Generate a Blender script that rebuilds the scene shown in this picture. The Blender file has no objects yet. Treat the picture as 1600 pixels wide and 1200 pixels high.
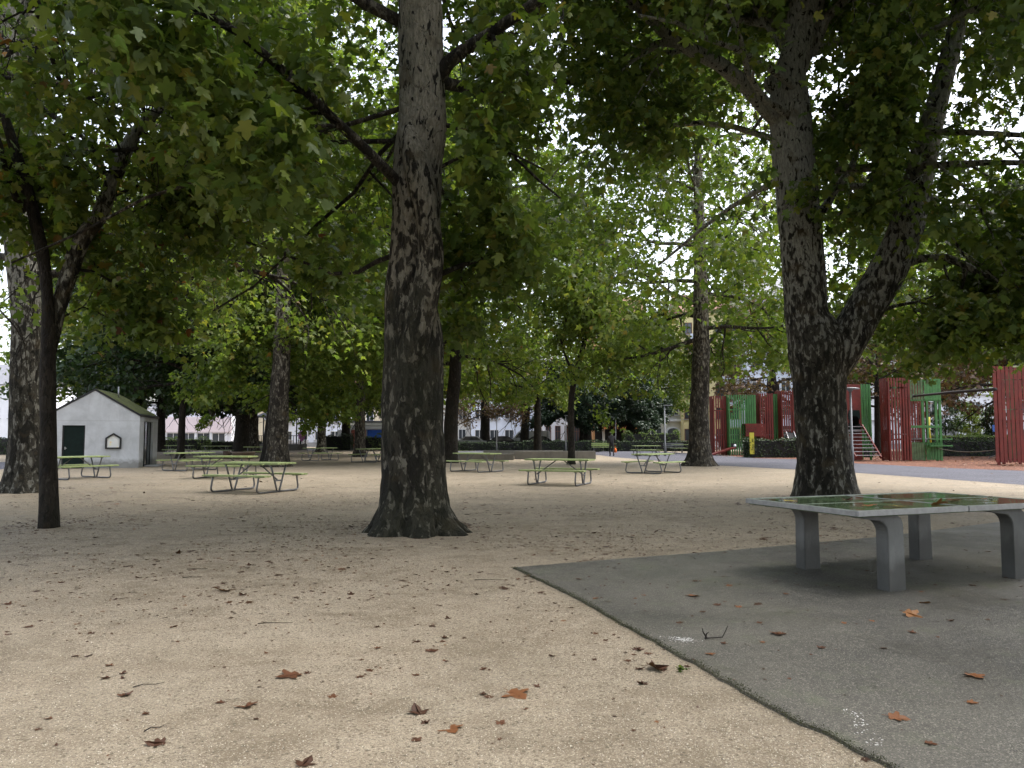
import bpy, bmesh, math, random
import numpy as np
from mathutils import Vector, Matrix, noise as mnoise
R = math.radians
scene = bpy.context.scene
COL = scene.collection
random.seed(7)

# ------------------------------------------------------------------ camera
F = 1202.0; CAM_H = 1.42; HOR = 682.0
PITCH = math.atan((HOR - 600.0) / F)
cam_d = bpy.data.cameras.new('camera'); cam = bpy.data.objects.new('camera', cam_d)
COL.objects.link(cam); scene.camera = cam
cam.location = (0, 0, CAM_H); cam.rotation_euler = (math.pi / 2 + PITCH, 0, 0)
cam_d.sensor_width = 36; cam_d.lens = 36 * F / 1600; cam_d.clip_start = 0.05; cam_d.clip_end = 3000

def ray(px, py):
    u = (px - 800) / F; v = (600 - py) / F
    return Vector((u, math.cos(PITCH) - v * math.sin(PITCH), math.sin(PITCH) + v * math.cos(PITCH)))
def gnd(px, py, z=0.0):
    d = ray(px, py); t = (z - CAM_H) / d.z
    return Vector((d.x * t, d.y * t, z))
def at(px, py, Y):
    d = ray(px, py); t = Y / d.y
    return Vector((d.x * t, Y, CAM_H + d.z * t))

# ------------------------------------------------------------------ materials
class NT:
    def __init__(s, name):
        s.m = bpy.data.materials.new(name); s.m.use_nodes = True
        s.t = s.m.node_tree; s.t.nodes.clear()
        s.out = s.t.nodes.new('ShaderNodeOutputMaterial')
        s._tc = None
    def n(s, typ, props=None, **inp):
        nd = s.t.nodes.new('ShaderNode' + typ)
        for k, v in (props or {}).items(): setattr(nd, k, v)
        for k, v in inp.items():
            key = int(k[1:]) if k[0] == 'i' and k[1:].isdigit() else k.replace('_', ' ')
            s.put(nd.inputs[key], v)
        return nd
    def put(s, sock, v):
        if isinstance(v, bpy.types.NodeSocket): s.t.links.new(v, sock)
        elif isinstance(v, bpy.types.Node): s.t.links.new(v.outputs[0], sock)
        else:
            if isinstance(v, tuple) and len(v) == 3 and sock.type == 'RGBA': v = v + (1,)
            sock.default_value = v
    def obj(s):
        if not s._tc: s._tc = s.t.nodes.new('ShaderNodeTexCoord')
        return s._tc.outputs['Object']
    def map(s, scale=(1, 1, 1), loc=(0, 0, 0)):
        return s.n('Mapping', None, Vector=s.obj(), Scale=scale, Location=loc).outputs[0]
    def noise(s, scale, detail=4, rough=.55, vec=None, dist=0):
        return s.n('TexNoise', None, Vector=vec or s.obj(), Scale=scale, Detail=detail, Roughness=rough, Distortion=dist).outputs[0]
    def vor(s, scale, vec=None, feature='F1', out=0):
        return s.n('TexVoronoi', {'feature': feature}, Vector=vec or s.obj(), Scale=scale).outputs[out]
    def ramp(s, fac, stops, interp='LINEAR'):
        nd = s.n('ValToRGB', None, Fac=fac); cr = nd.color_ramp; cr.interpolation = interp
        while len(cr.elements) < len(stops): cr.elements.new(.5)
        for e, (p, c) in zip(cr.elements, stops):
            e.position = p
            e.color = (c, c, c, 1) if not isinstance(c, tuple) else tuple(c) + (1,)
        return nd.outputs[0]
    def mix(s, fac, a, b, blend='MIX'):
        nd = s.n('Mix', {'data_type': 'RGBA', 'blend_type': blend})
        s.put(nd.inputs[0], fac); s.put(nd.inputs[6], a); s.put(nd.inputs[7], b)
        return nd.outputs[2]
    def math(s, op, a, b=0.0, clamp=False):
        nd = s.n('Math', {'operation': op, 'use_clamp': clamp}); s.put(nd.inputs[0], a); s.put(nd.inputs[1], b)
        return nd.outputs[0]
    def bump(s, h, strength=.3, dist=.02, normal=None):
        nd = s.n('Bump', None, Height=h, Strength=strength, Distance=dist)
        if normal: s.put(nd.inputs['Normal'], normal)
        return nd.outputs[0]
    def bsdf(s, col, rough=.7, metal=0., normal=None, spec=None, **kw):
        nd = s.n('BsdfPrincipled', None, Base_Color=col, Roughness=rough, Metallic=metal)
        if normal: s.put(nd.inputs['Normal'], normal)
        if spec is not None: s.put(nd.inputs['Specular IOR Level'], spec)
        for k, v in kw.items(): s.put(nd.inputs[k.replace('_', ' ')], v)
        s.t.links.new(nd.outputs[0], s.out.inputs[0]); return nd
    def done(s): return s.m

M = {}
def simple(name, col, rough=.6, metal=0., var=.25, scale=6., bump=.0, spec=None):
    k = NT(name)
    nz = k.noise(scale, 5, .65)
    c = k.mix(k.ramp(nz, [(.3, 0.), (.7, 1.)]), tuple(x * (1 - var) for x in col), tuple(min(1, x * (1 + var)) for x in col))
    k.bsdf(c, rough, metal, k.bump(nz, bump, .01) if bump else None, spec)
    M[name] = k.done(); return M[name]

def mat_gravel():
    k = NT('gravel')
    big = k.noise(.16, 5, .6); mid = k.noise(1.1, 6, .62, dist=.6); mid2 = k.noise(4.5, 5, .6); fine = k.noise(60, 4, .75)
    peb = k.n('TexVoronoi', None, Vector=k.obj(), Scale=140., Randomness=1.0)
    pebv = k.n('TexVoronoi', None, Vector=k.obj(), Scale=75., Randomness=1.0)
    c = k.mix(k.ramp(mid, [(.40, 0.), (.60, 1.)]), (0.199, 0.157, 0.105), (0.372, 0.307, 0.224))
    c = k.mix(k.ramp(k.noise(.42, 6, .7, k.map((1, 2.2, 1)), 1.), [(.46, 0.), (.62, .65)]), c, (0.406, 0.346, 0.259))
    c = k.mix(k.ramp(big, [(.35, 0.), (.65, .6)]), c, (0.221, 0.176, 0.115))
    c = k.mix(k.ramp(mid2, [(.46, 0.), (.70, .7)]), c, (0.416, 0.351, 0.259))
    pv = k.n('SeparateColor', None, Color=peb.outputs['Color'])
    c = k.mix(k.ramp(pv.outputs[0], [(.0, .9), (.3, .35), (.62, .0)]), c, (0.133, 0.105, 0.073))
    c = k.mix(k.ramp(pv.outputs[1], [(.78, 0.), (1., .75)]), c, (0.549, 0.476, 0.354))
    sp = k.n('SeparateColor', None, Color=pebv.outputs['Color'])
    c = k.mix(k.ramp(sp.outputs[2], [(.95, 0.), (.97, .8)]), c, (0.098, 0.078, 0.053))
    c = k.mix(k.ramp(fine, [(.3, .55), (.6, 0.)]), c, (0.154, 0.123, 0.083))
    h = k.math('ADD', k.math('MULTIPLY', peb.outputs[0], -1.2), k.math('MULTIPLY', fine, .8))
    n1 = k.bump(h, .7, .006); n2 = k.bump(mid2, .35, .03, n1)
    k.bsdf(c, k.ramp(mid, [(.3, .62), (.6, .85)]), 0., n2, .35)
    M['gravel'] = k.done()
mat_gravel()

def mat_asphalt(name, base, dark, light, wet=True, scale=130., moss=False):
    k = NT(name)
    big = k.noise(.45, 5, .6, dist=.4); mid = k.noise(2.2, 6, .65); fine = k.noise(scale * .7, 3, .7)
    v = k.n('TexVoronoi', None, Vector=k.obj(), Scale=scale, Randomness=1.)
    sc = k.n('SeparateColor', None, Color=v.outputs['Color'])
    c = k.mix(k.ramp(big, [(.42, 0.), (.58, 1.)]), base, dark)
    c = k.mix(k.ramp(mid, [(.5, 0.), (.75, .5)]), c, light)
    c = k.mix(k.ramp(sc.outputs[0], [(.0, .8), (.35, .3), (.6, 0.)]), c, tuple(x * .35 for x in base))
    c = k.mix(k.ramp(sc.outputs[1], [(.74, 0.), (1., .8)]), c, tuple(min(1, x * 2.1) for x in light))
    if moss:
        mz = k.noise(1.7, 6, .7)
        c = k.mix(k.ramp(mz, [(.55, 0.), (.72, .5)]), c, (.11, .125, .07))
    rough = k.ramp(k.noise(.8, 5, .6), [(.4, .42 if wet else .8), (.62, .72 if wet else .9)])
    h = k.math('ADD', k.math('MULTIPLY', v.outputs[0], -1.), k.math('MULTIPLY', fine, .6))
    k.bsdf(c, rough, 0., k.bump(mid, .25, .02, k.bump(h, .6, .004)), .5 if wet else .12)
    M[name] = k.done()
mat_asphalt('pad_asphalt', (.096, .089, .072), (.052, .049, .041), (.124, .115, .094), True, 150., True)
mat_asphalt('path_asphalt', (.10, .10, .118), (.085, .085, .10), (.118, .117, .135), False, 70.)
mat_asphalt('street_asphalt', (.12, .12, .13), (.09, .09, .10), (.15, .15, .16), False, 40.)
mat_asphalt('bark_mulch', (.16, .075, .05), (.10, .05, .035), (.24, .12, .08), False, 22.)

def mat_bark(name, dark, mid, pale, patch=.5, moss=0., upz=(5., 12.), seed=0.):
    k = NT(name)
    vec = k.map((1, 1, .42), (seed, seed * .7, 0))
    zc = k.n('SeparateXYZ', None, Vector=k.obj()).outputs[2]
    z = k.n('MapRange', None, Value=zc, i1=upz[0], i2=upz[1], i3=0., i4=.22).outputs[0]
    n1 = k.noise(5.5, 7, .62, vec, .5); n2 = k.noise(11.5, 4, .55, vec, .5); n3 = k.noise(32, 5, .7, k.map((1, 1, .25)))
    plate = k.n('TexVoronoi', {'feature': 'DISTANCE_TO_EDGE'}, Vector=k.n('Mix', {'data_type': 'VECTOR'}, i0=.12, i4=vec, i5=k.n('TexNoise', None, Vector=vec, Scale=6., Detail=4.).outputs[1]).outputs[1], Scale=9.).outputs[0]
    a = k.math('ADD', n1, z)
    f1 = k.ramp(a, [(.5 - .10 * patch, 0.), (.53 - .10 * patch, 1.)])
    f2 = k.ramp(k.math('ADD', n2, k.math('MULTIPLY', z, .8)), [(.60 - .08 * patch, 0.), (.625 - .08 * patch, 1.)])
    f3 = k.ramp(n2, [(.40, 1.), (.425, 0.)])
    c = k.mix(f1, dark, mid)
    c = k.mix(k.math('MULTIPLY', f2, f1), c, pale)
    c = k.mix(k.math('MULTIPLY', f3, .85), c, tuple(x * .5 for x in dark))
    c = k.mix(k.ramp(n3, [(.35, .55), (.6, 0.)]), c, tuple(x * .4 for x in dark))
    c = k.mix(k.ramp(k.noise(2.3, 4, .5), [(.60, 0.), (.68, .5)]), c, (mid[0] * 1.15, mid[1] * .95, mid[2] * .62))
    if moss:
        mz = k.math('ADD', k.noise(1.6, 6, .65, k.map((1, 1, .4), (3, 1, 0))), k.n('MapRange', None, Value=zc, i1=0., i2=5., i3=.14, i4=-.12).outputs[0])
        c = k.mix(k.math('MULTIPLY', k.ramp(mz, [(.42, 0.), (.62, 1.)]), moss), c, (.026, .028, .015))
    h = k.math('ADD', k.math('MULTIPLY', f1, -.5), k.math('ADD', k.math('MULTIPLY', f2, -.35), k.math('MULTIPLY', n3, .9)))
    h = k.math('ADD', h, k.math('MULTIPLY', k.ramp(plate, [(0., 0.), (.08, 1.)]), .3))
    k.bsdf(c, .85, 0., k.bump(h, 1., .05), .25)
    M[name] = k.done()
mat_bark('bark_plane', (.020, .0175, .0142), (.074, .066, .053), (.31, .30, .262), .55, .2, (3., 8.))
mat_bark('bark_plane_old', (.017, .0145, .0115), (.058, .051, .039), (.25, .23, .185), .45, .5, (2.4, 6.5), 4.)
mat_bark('bark_plane_pale', (.026, .021, .016), (.075, .064, .049), (.24, .22, .18), .45, .12, (4., 12.), 8.)
mat_bark('bark_limb', (.022, .018, .014), (.055, .046, .036), (.17, .155, .125), .35, .1, (6., 14.), 6.)
mat_bark('bark_dark', (.026, .021, .017), (.042, .034, .027), (.075, .062, .05), .1, .25, (20., 40.), 2.)

def mat_leaf(name, stops, trans=.35, rough=.42):
    k = NT(name)
    at_ = k.n('Attribute', {'attribute_name': 'tint', 'attribute_type': 'GEOMETRY'})
    c = k.ramp(at_.outputs['Fac'], stops)
    c = k.mix(k.ramp(k.noise(9., 2, .5), [(.35, .0), (.7, .3)]), c, k.mix(.5, c, (.02, .03, .01)))
    p = k.n('BsdfPrincipled', None, Base_Color=c, Roughness=rough)
    k.put(p.inputs['Specular IOR Level'], .3)
    tcol = k.mix(1., c, (1.2, 1.42, .55), 'MULTIPLY')
    t = k.n('BsdfTranslucent', None, Color=tcol)
    mx = k.n('MixShader', None, Fac=trans); k.put(mx.inputs[1], p); k.put(mx.inputs[2], t)
    k.t.links.new(mx.outputs[0], k.out.inputs[0]); M[name] = k.done()
mat_leaf('leaf_plane', [(0., (.064, .104, .028)), (.45, (.118, .162, .038)), (.74, (.18, .21, .044)), (.93, (.23, .215, .048)), (.972, (.22, .125, .035)), (1., (.15, .055, .025))], .42)
mat_leaf('leaf_plane_light', [(0., (.092, .140, .034)), (.5, (.16, .208, .046)), (.85, (.235, .258, .058)), (.97, (.29, .24, .055)), (1., (.24, .12, .04))], .5)
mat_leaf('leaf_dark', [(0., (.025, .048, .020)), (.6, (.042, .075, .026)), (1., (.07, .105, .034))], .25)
mat_leaf('leaf_yew', [(0., (.018, .034, .020)), (.6, (.028, .052, .028)), (1., (.045, .075, .035))], .12)
mat_leaf('leaf_rust', [(0., (.08, .05, .035)), (.4, (.13, .075, .05)), (.75, (.17, .105, .065)), (1., (.12, .11, .045))], .35)
mat_leaf('leaf_hedge', [(0., (.020, .036, .016)), (.6, (.036, .060, .022)), (1., (.065, .090, .032))], .15)
mat_leaf('moss_green', [(0., (.025, .028, .014)), (.6, (.055, .06, .025)), (1., (.10, .10, .04))], .1)
def mat_pebble():
    k = NT('pebble'); t = k.n('Attribute', {'attribute_name': 'tint', 'attribute_type': 'GEOMETRY'}).outputs['Fac']
    k.bsdf(k.ramp(t, [(0., (.10, .085, .065)), (.2, (.26, .22, .165)), (.7, (.46, .40, .31)), (1., (.66, .60, .50))]), .6); M['pebble'] = k.done()
mat_pebble()
mat_leaf('leaf_shrub', [(0., (.06, .10, .035)), (.6, (.11, .16, .05)), (.9, (.2, .23, .09)), (1., (.45, .42, .36))], .35)
mat_leaf('leaf_fallen', [(0., (.060, .028, .018)), (.35, (.12, .05, .026)), (.7, (.24, .095, .036)), (.9, (.36, .17, .055)), (1., (.42, .32, .07))], .12, .5)

simple('board_green', (.28, .34, .14), .5, 0, .22, 9.)
simple('steel_tube', (.16, .16, .165), .42, .6, .15, 20.)
simple('steel_rim', (.34, .345, .35), .42, .55, .2, 14., .1)
simple('pole_grey', (.19, .195, .205), .5, .3, .1)
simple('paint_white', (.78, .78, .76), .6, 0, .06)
simple('paint_worn', (.33, .35, .30), .4, 0, .5, 12.)
simple('wall_white', (0.740, 0.760, 0.820), .8, 0, .06, 1.2)
simple('wall_white_blue', (0.680, 0.730, 0.840), .8, 0, .06, 1.2)
simple('wall_cream', (0.680, 0.610, 0.460), .8, 0, .07, 1.2)
simple('wall_grey_cream', (0.600, 0.590, 0.550), .8, 0, .07, 1.2)
simple('wall_yellow', (0.740, 0.640, 0.340), .8, 0, .06, 1.2)
simple('wall_pink', (.74, .64, .67), .8, 0, .06, 1.2)
simple('wall_apricot', (0.660, 0.360, 0.170), .8, 0, .08, 1.2)
simple('plinth_grey', (.30, .30, .31), .85, 0, .12, 2.)
simple('roof_tile', (.24, .13, .09), .85, 0, .25, 3.)
simple('roof_grey', (.20, .20, .22), .7, 0, .2, 3.)
simple('window_frame_white', (.72, .73, .74), .5, 0, .05)
simple('shutter_brown', (.16, .07, .045), .6, 0, .2)
simple('orange_fascia', (.70, .27, .09), .55, 0, .08)
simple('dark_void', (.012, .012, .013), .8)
simple('door_red', (.40, .10, .06), .5, 0, .12)
simple('door_blue', (.03, .12, .50), .5, 0, .12)
simple('door_dark_green', (.006, .014, .012), .6, 0, .3, 6., 0., .15)
simple('metal_black', (.016, .016, .018), .45, .2, .2)
simple('rubber', (.02, .02, .02), .8)
simple('slat_red', (.145, .017, .010), .6, 0, .4, 2.5, .1)
simple('slat_green', (.05, .175, .045), .6, 0, .35, 2.5, .1)
simple('slat_green_worn', (.085, .14, .06), .7, 0, .5, 3., .1)
simple('plank_grey', (.33, .31, .32), .75, 0, .2, 8., .2)
simple('yellow_board', (.62, .56, .06), .5, 0, .1)
simple('cloth_black', (.014, .014, .017), .85, 0, .3, 25.)
simple('cloth_grey', (.12, .125, .12), .9, 0, .2, 25.)
simple('cloth_orange', (.75, .16, .03), .8)
simple('skin', (.45, .27, .19), .6)
simple('hair', (.05, .035, .025), .8)
simple('car_white', (.75, .76, .78), .25, 0, .03, 2., 0, .6)
simple('car_black', (.02, .021, .024), .2, 0, .1, 2., 0, .6)
simple('car_silver', (.45, .46, .48), .25, .6, .05, 2.)
simple('balloon_pink', (.62, .26, .60), .3, 0, .03)
simple('planter_concrete', (.22, .165, .125), .85, 0, .25, 5., .2)
simple('barrel_wood', (.10, .062, .042), .8, 0, .3, 7., .2)
simple('sign_blue', (.03, .14, .55), .4, 0, .05)
simple('twig_wood', (.028, .022, .018), .8, 0, .4, 30., .2)
simple('slide_steel', (.62, .64, .66), .25, .8, .05)
simple('balcony_glass', (.55, .60, .68), .3, 0, .08)
simple('cobweb_rope', (.12, .11, .09), .9, 0, .2)
def glass(name, c=(.035, .042, .05), rough=.08):
    k = NT(name); n = k.noise(.7, 3)
    k.bsdf(k.mix(n, c, tuple(x * 1.8 for x in c)), rough, 0., None, .6); M[name] = k.done()
glass('window_glass'); glass('car_glass', (.02, .024, .028), .05)
def mat_concrete(name, c, streak=.5, stain=(.14, .14, .135)):
    k = NT(name)
    a = k.noise(1.3, 7, .65, dist=.4); b = k.noise(3.2, 6, .7, k.map((1, 1, .22))); f = k.noise(40, 4, .7)
    col = k.mix(k.ramp(a, [(.3, 0.), (.7, 1.)]), tuple(x * .78 for x in c), tuple(min(1, x * 1.16) for x in c))
    col = k.mix(k.math('MULTIPLY', k.ramp(b, [(.52, 0.), (.72, 1.)]), streak), col, stain)
    v = k.vor(7.)
    col = k.mix(k.ramp(v, [(.02, .8), (.06, 0.)]), col, tuple(x * .35 for x in c))
    if 'hut' in name:
        z = k.math('ADD', k.n('SeparateXYZ', None, Vector=k.obj()).outputs[2], k.math('MULTIPLY', k.noise(1.1, 3), .06))
        ln = k.math('ABSOLUTE', k.math('SUBTRACT', z, 2.16)); col = k.mix(k.ramp(ln, [(.0, .45), (.035, 0.)]), col, stain)
        col = k.mix(k.ramp(k.math('ADD', z, k.math('MULTIPLY', k.noise(5., 5, .7), -.5)), [(-.2, .7), (.22, 0.)]), col, (.13, .125, .105))
    k.bsdf(col, .72, 0., k.bump(f, .3, .004), .35); M[name] = k.done()
mat_concrete('hut_concrete', (.50, .515, .54), .4, (.33, .335, .345))
mat_concrete('low_wall_concrete', (.20, .19, .175), .6, (.11, .105, .095))
mat_concrete('leg_concrete', (.13, .133, .133), .7, (.05, .05, .05))
def mat_leg():
    k = NT('leg_concrete')
    z = k.n('SeparateXYZ', None, Vector=k.obj()).outputs[2]
    n = k.noise(3.5, 6, .65, k.map((1, 1, .5))); f = k.noise(45, 4, .7); sp = k.vor(26.)
    c = k.mix(k.ramp(n, [(.3, 0.), (.7, 1.)]), (.10, .102, .10), (.19, .192, .188))
    damp = k.ramp(k.math('ADD', z, k.math('MULTIPLY', n, .5)), [(.50, 1.), (.68, 0.)])
    c = k.mix(k.math('MULTIPLY', damp, .62), c, (.042, .042, .038))
    c = k.mix(k.ramp(sp, [(.04, .8), (.10, 0.)]), c, (.03, .03, .028))
    k.bsdf(c, k.mix(damp, (.5, .5, .5), (.35, .35, .35)), 0., k.bump(f, .25, .003), .5); M['leg_concrete'] = k.done()
mat_leg()
def mat_moss():
    k = NT('roof_moss'); n = k.noise(4, 7, .75)
    k.bsdf(k.mix(k.ramp(n, [(.35, 0.), (.7, 1.)]), (.045, .055, .02), (.15, .17, .045)), .9, 0., k.bump(n, .8, .05)); M['roof_moss'] = k.done()
mat_moss()
def mat_tabletop():
    k = NT('table_green')
    n = k.noise(2.2, 5, .6); w = k.noise(1.6, 4, .55, dist=.5)
    c = k.mix(n, (.050, .085, .040), (.085, .135, .065))
    f = k.noise(55, 4, .6)
    wet = k.ramp(w, [(.40, 0.), (.48, 1.)])
    c = k.mix(k.ramp(f, [(.62, 0.), (.7, .5)]), c, (.02, .02, .015))
    k.bsdf(c, k.mix(wet, (.22, .22, .22), (.06, .06, .06)), 0., k.bump(k.noise(5., 3, .5), .22, .012), .9); M['table_green'] = k.done()
mat_tabletop()
def mat_water():
    k = NT('puddle_water')
    k.bsdf((.05, .048, .04), .03, 0., k.bump(k.noise(14, 3), .05, .01), 1.0); M['puddle_water'] = k.done()
mat_water()
def mat_poster():
    k = NT('poster_paper')
    b = k.n('TexVoronoi', None, Vector=k.map((1, 1, 1)), Scale=7.)
    c = k.mix(k.ramp(b.outputs[0], [(.3, .0), (.34, 1.)]), k.mix(.55, b.outputs['Color'], (.7, .6, .6)), (.72, .72, .70))
    k.bsdf(c, .4); M['poster_paper'] = k.done()
mat_poster()

# ------------------------------------------------------------------ objects
def tag(o, label=None, cat=None, group=None, kind=None):
    if label: o['label'] = label
    if cat: o['category'] = cat
    if group: o['group'] = group
    if kind: o['kind'] = kind
    return o
def empty(name, loc, rz=0., label=None, cat=None, group=None):
    o = bpy.data.objects.new(name, None); COL.objects.link(o)
    o.location = loc; o.rotation_euler = (0, 0, rz); o.empty_display_size = .2
    return tag(o, label, cat, group)
def link(name, me, parent=None, loc=(0, 0, 0), rz=0.):
    o = bpy.data.objects.new(name, me); COL.objects.link(o)
    o.location = loc; o.rotation_euler = (0, 0, rz)
    if parent: o.parent = parent
    return o
def children(o): return [c for c in bpy.data.objects if c.parent == o]
def copy_tree(o, parent=None):
    c = o.copy(); COL.objects.link(c)
    if parent: c.parent = parent
    for ch in list(o.children): copy_tree(ch, c)
    return c

class MB:
    def __init__(s): s.v = []; s.f = []; s.mi = []; s.sm = []; s.mats = []
    def mat(s, m):
        m = M[m] if isinstance(m, str) else m
        if m not in s.mats: s.mats.append(m)
        return s.mats.index(m)
    def add(s, vs, fs, m, smooth=False):
        o = len(s.v); k = s.mat(m)
        s.v += [tuple(v) for v in vs]; s.f += [tuple(i + o for i in f) for f in fs]
        s.mi += [k] * len(fs); s.sm += [smooth] * len(fs)
    def box(s, c, size, m, rot=None):
        x, y, z = (d / 2 for d in size); c = Vector(c)
        vs = [Vector((i * x, j * y, l * z)) for i in (-1, 1) for j in (-1, 1) for l in (-1, 1)]
        if rot is not None: vs = [rot @ v for v in vs]
        vs = [v + c for v in vs]
        s.add(vs, [(0, 1, 3, 2), (4, 6, 7, 5), (0, 4, 5, 1), (2, 3, 7, 6), (0, 2, 6, 4), (1, 5, 7, 3)], m)
    def bar(s, a, b, w, h, m):
        a = Vector(a); b = Vector(b); d = b - a
        q = d.to_track_quat('X', 'Z').to_matrix()
        s.box((a + b) / 2, (d.length, w, h), m, q)
    def prism(s, pts, axis, a, b, m, smooth=False):
        # closed outline pts (2d), extruded along axis from a to b
        n = len(pts); vs = []
        for t in (a, b):
            for (p, q) in pts:
                vs.append({'x': (t, p, q), 'y': (p, t, q), 'z': (p, q, t)}[axis])
        fs = [tuple(range(n)), tuple(range(2 * n - 1, n - 1, -1))] + [(i, i + n, (i + 1) % n + n, (i + 1) % n) for i in range(n)]
        s.add(vs, fs, m, smooth)
    def tube(s, pts, rad, m, seg=8, cap=True, fn=None, smooth=True):
        pts = [Vector(p) for p in pts]; n = len(pts)
        if not hasattr(rad, '__len__'): rad = [rad] * n
        vs = []; fs = []; u = None
        for i, p in enumerate(pts):
            t = (pts[min(i + 1, n - 1)] - pts[max(i - 1, 0)]).normalized()
            if u is None:
                u = Vector((1, 0, 0)) if abs(t.x) < .9 else Vector((0, 1, 0))
            u = (u - t * u.dot(t)).normalized(); w = t.cross(u)
            for k in range(seg):
                a = 2 * math.pi * k / seg
                r = rad[i]
                if fn: r = fn(p, a, r, i)
                vs.append(p + (u * math.cos(a) + w * math.sin(a)) * r)
        for i in range(n - 1):
            for k in range(seg):
                k2 = (k + 1) % seg
                fs.append((i * seg + k, i * seg + k2, (i + 1) * seg + k2, (i + 1) * seg + k))
        if cap:
            fs.append(tuple(range(seg - 1, -1, -1))); fs.append(tuple(range((n - 1) * seg, n * seg)))
        s.add(vs, fs, m, smooth)
    def lathe(s, prof, m, seg=24, c=(0, 0, 0), smooth=True):
        s.tube([Vector(c) + Vector((0, 0, z)) for r, z in prof], [r for r, z in prof], m, seg, True, None, smooth)
    def mesh(s, name, bevel=0.):
        me = bpy.data.meshes.new(name); me.from_pydata(s.v, [], s.f)
        for m in s.mats: me.materials.append(m)
        me.polygons.foreach_set('material_index', s.mi); me.polygons.foreach_set('use_smooth', s.sm)
        bm = bmesh.new(); bm.from_mesh(me); bmesh.ops.recalc_face_normals(bm, faces=bm.faces)
        if bevel:
            ed = [e for e in bm.edges if len(e.link_faces) == 2 and e.calc_face_angle(0) > .5]
            bmesh.ops.bevel(bm, geom=ed, offset=bevel, segments=2, affect='EDGES', clamp_overlap=True)
        bm.to_mesh(me); bm.free(); me.update(); return me
    def build(s, name, parent=None, loc=(0, 0, 0), rz=0., bevel=0.):
        return link(name, s.mesh(name, bevel), parent, loc, rz)

# ------------------------------------------------------------------ leaves
def half(h): return h
def tmpl(halfpts, fold=.28, droop=.22):
    # palmate leaf: midrib along +x, both halves share the midrib ends
    tip = halfpts[-1]; vs = [(0, 0, 0), (tip[0], 0, -droop)]
    def z(x, y): return -fold * abs(y) * (.4 + abs(y)) - droop * x * x
    L = [(x, y, z(x, y)) for x, y in halfpts[1:-1]]
    Rr = [(x, -y, z(x, y)) for x, y in halfpts[1:-1]]
    n = len(L); vs += L + Rr
    f1 = (0,) + (1,) + tuple(range(2 + n - 1, 1, -1))
    f2 = (0,) + tuple(range(2 + n, 2 + 2 * n)) + (1,)
    return np.array(vs, dtype=np.float64), [f1, f2]
LEAF_A = tmpl([(0, 0), (-.06, .16), (.02, .36), (.20, .27), (.36, .60), (.50, .50), (.50, .22), (.72, .24), (1, 0)])
LEAF_B = tmpl([(0, 0), (.02, .36), (.20, .24), (.42, .58), (.52, .22), (1, 0)])
LEAF_C = tmpl([(0, 0), (.34, .50), (1, 0)])

def leaf_mesh(name, P, D, N, S, T, tint, mat):
    tv, tf = T
    D = D / (np.linalg.norm(D, axis=1, keepdims=True) + 1e-9)
    N = N - D * np.sum(N * D, axis=1, keepdims=True); N /= (np.linalg.norm(N, axis=1, keepdims=True) + 1e-9)
    Yv = np.cross(N, D)
    gq = np.random.default_rng(len(P)); cz = gq.uniform(.2, 2.4, len(P))[:, None, None]; cy_ = gq.uniform(.78, 1.08, len(P))[:, None, None]
    V = P[:, None, :] + S[:, None, None] * (tv[None, :, 0:1] * D[:, None, :] + cy_ * tv[None, :, 1:2] * Yv[:, None, :] + cz * tv[None, :, 2:3] * N[:, None, :])
    n = len(P); nv = len(tv)
    me = bpy.data.meshes.new(name)
    me.vertices.add(n * nv); me.vertices.foreach_set('co', V.astype(np.float32).ravel())
    loop1 = np.concatenate([np.array(f) for f in tf]); starts1 = np.cumsum([0] + [len(f) for f in tf[:-1]])
    nl = len(loop1)
    loops = (loop1[None, :] + (np.arange(n) * nv)[:, None]).ravel().astype(np.int32)
    starts = (starts1[None, :] + (np.arange(n) * nl)[:, None]).ravel().astype(np.int32)
    me.loops.add(len(loops)); me.loops.foreach_set('vertex_index', loops)
    me.polygons.add(len(starts)); me.polygons.foreach_set('loop_start', starts)
    me.update(calc_edges=True)
    a = me.attributes.new('tint', 'FLOAT', 'POINT'); a.data.foreach_set('value', np.repeat(tint, nv).astype(np.float32))
    me.materials.append(M[mat] if isinstance(mat, str) else mat)
    return me
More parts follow.
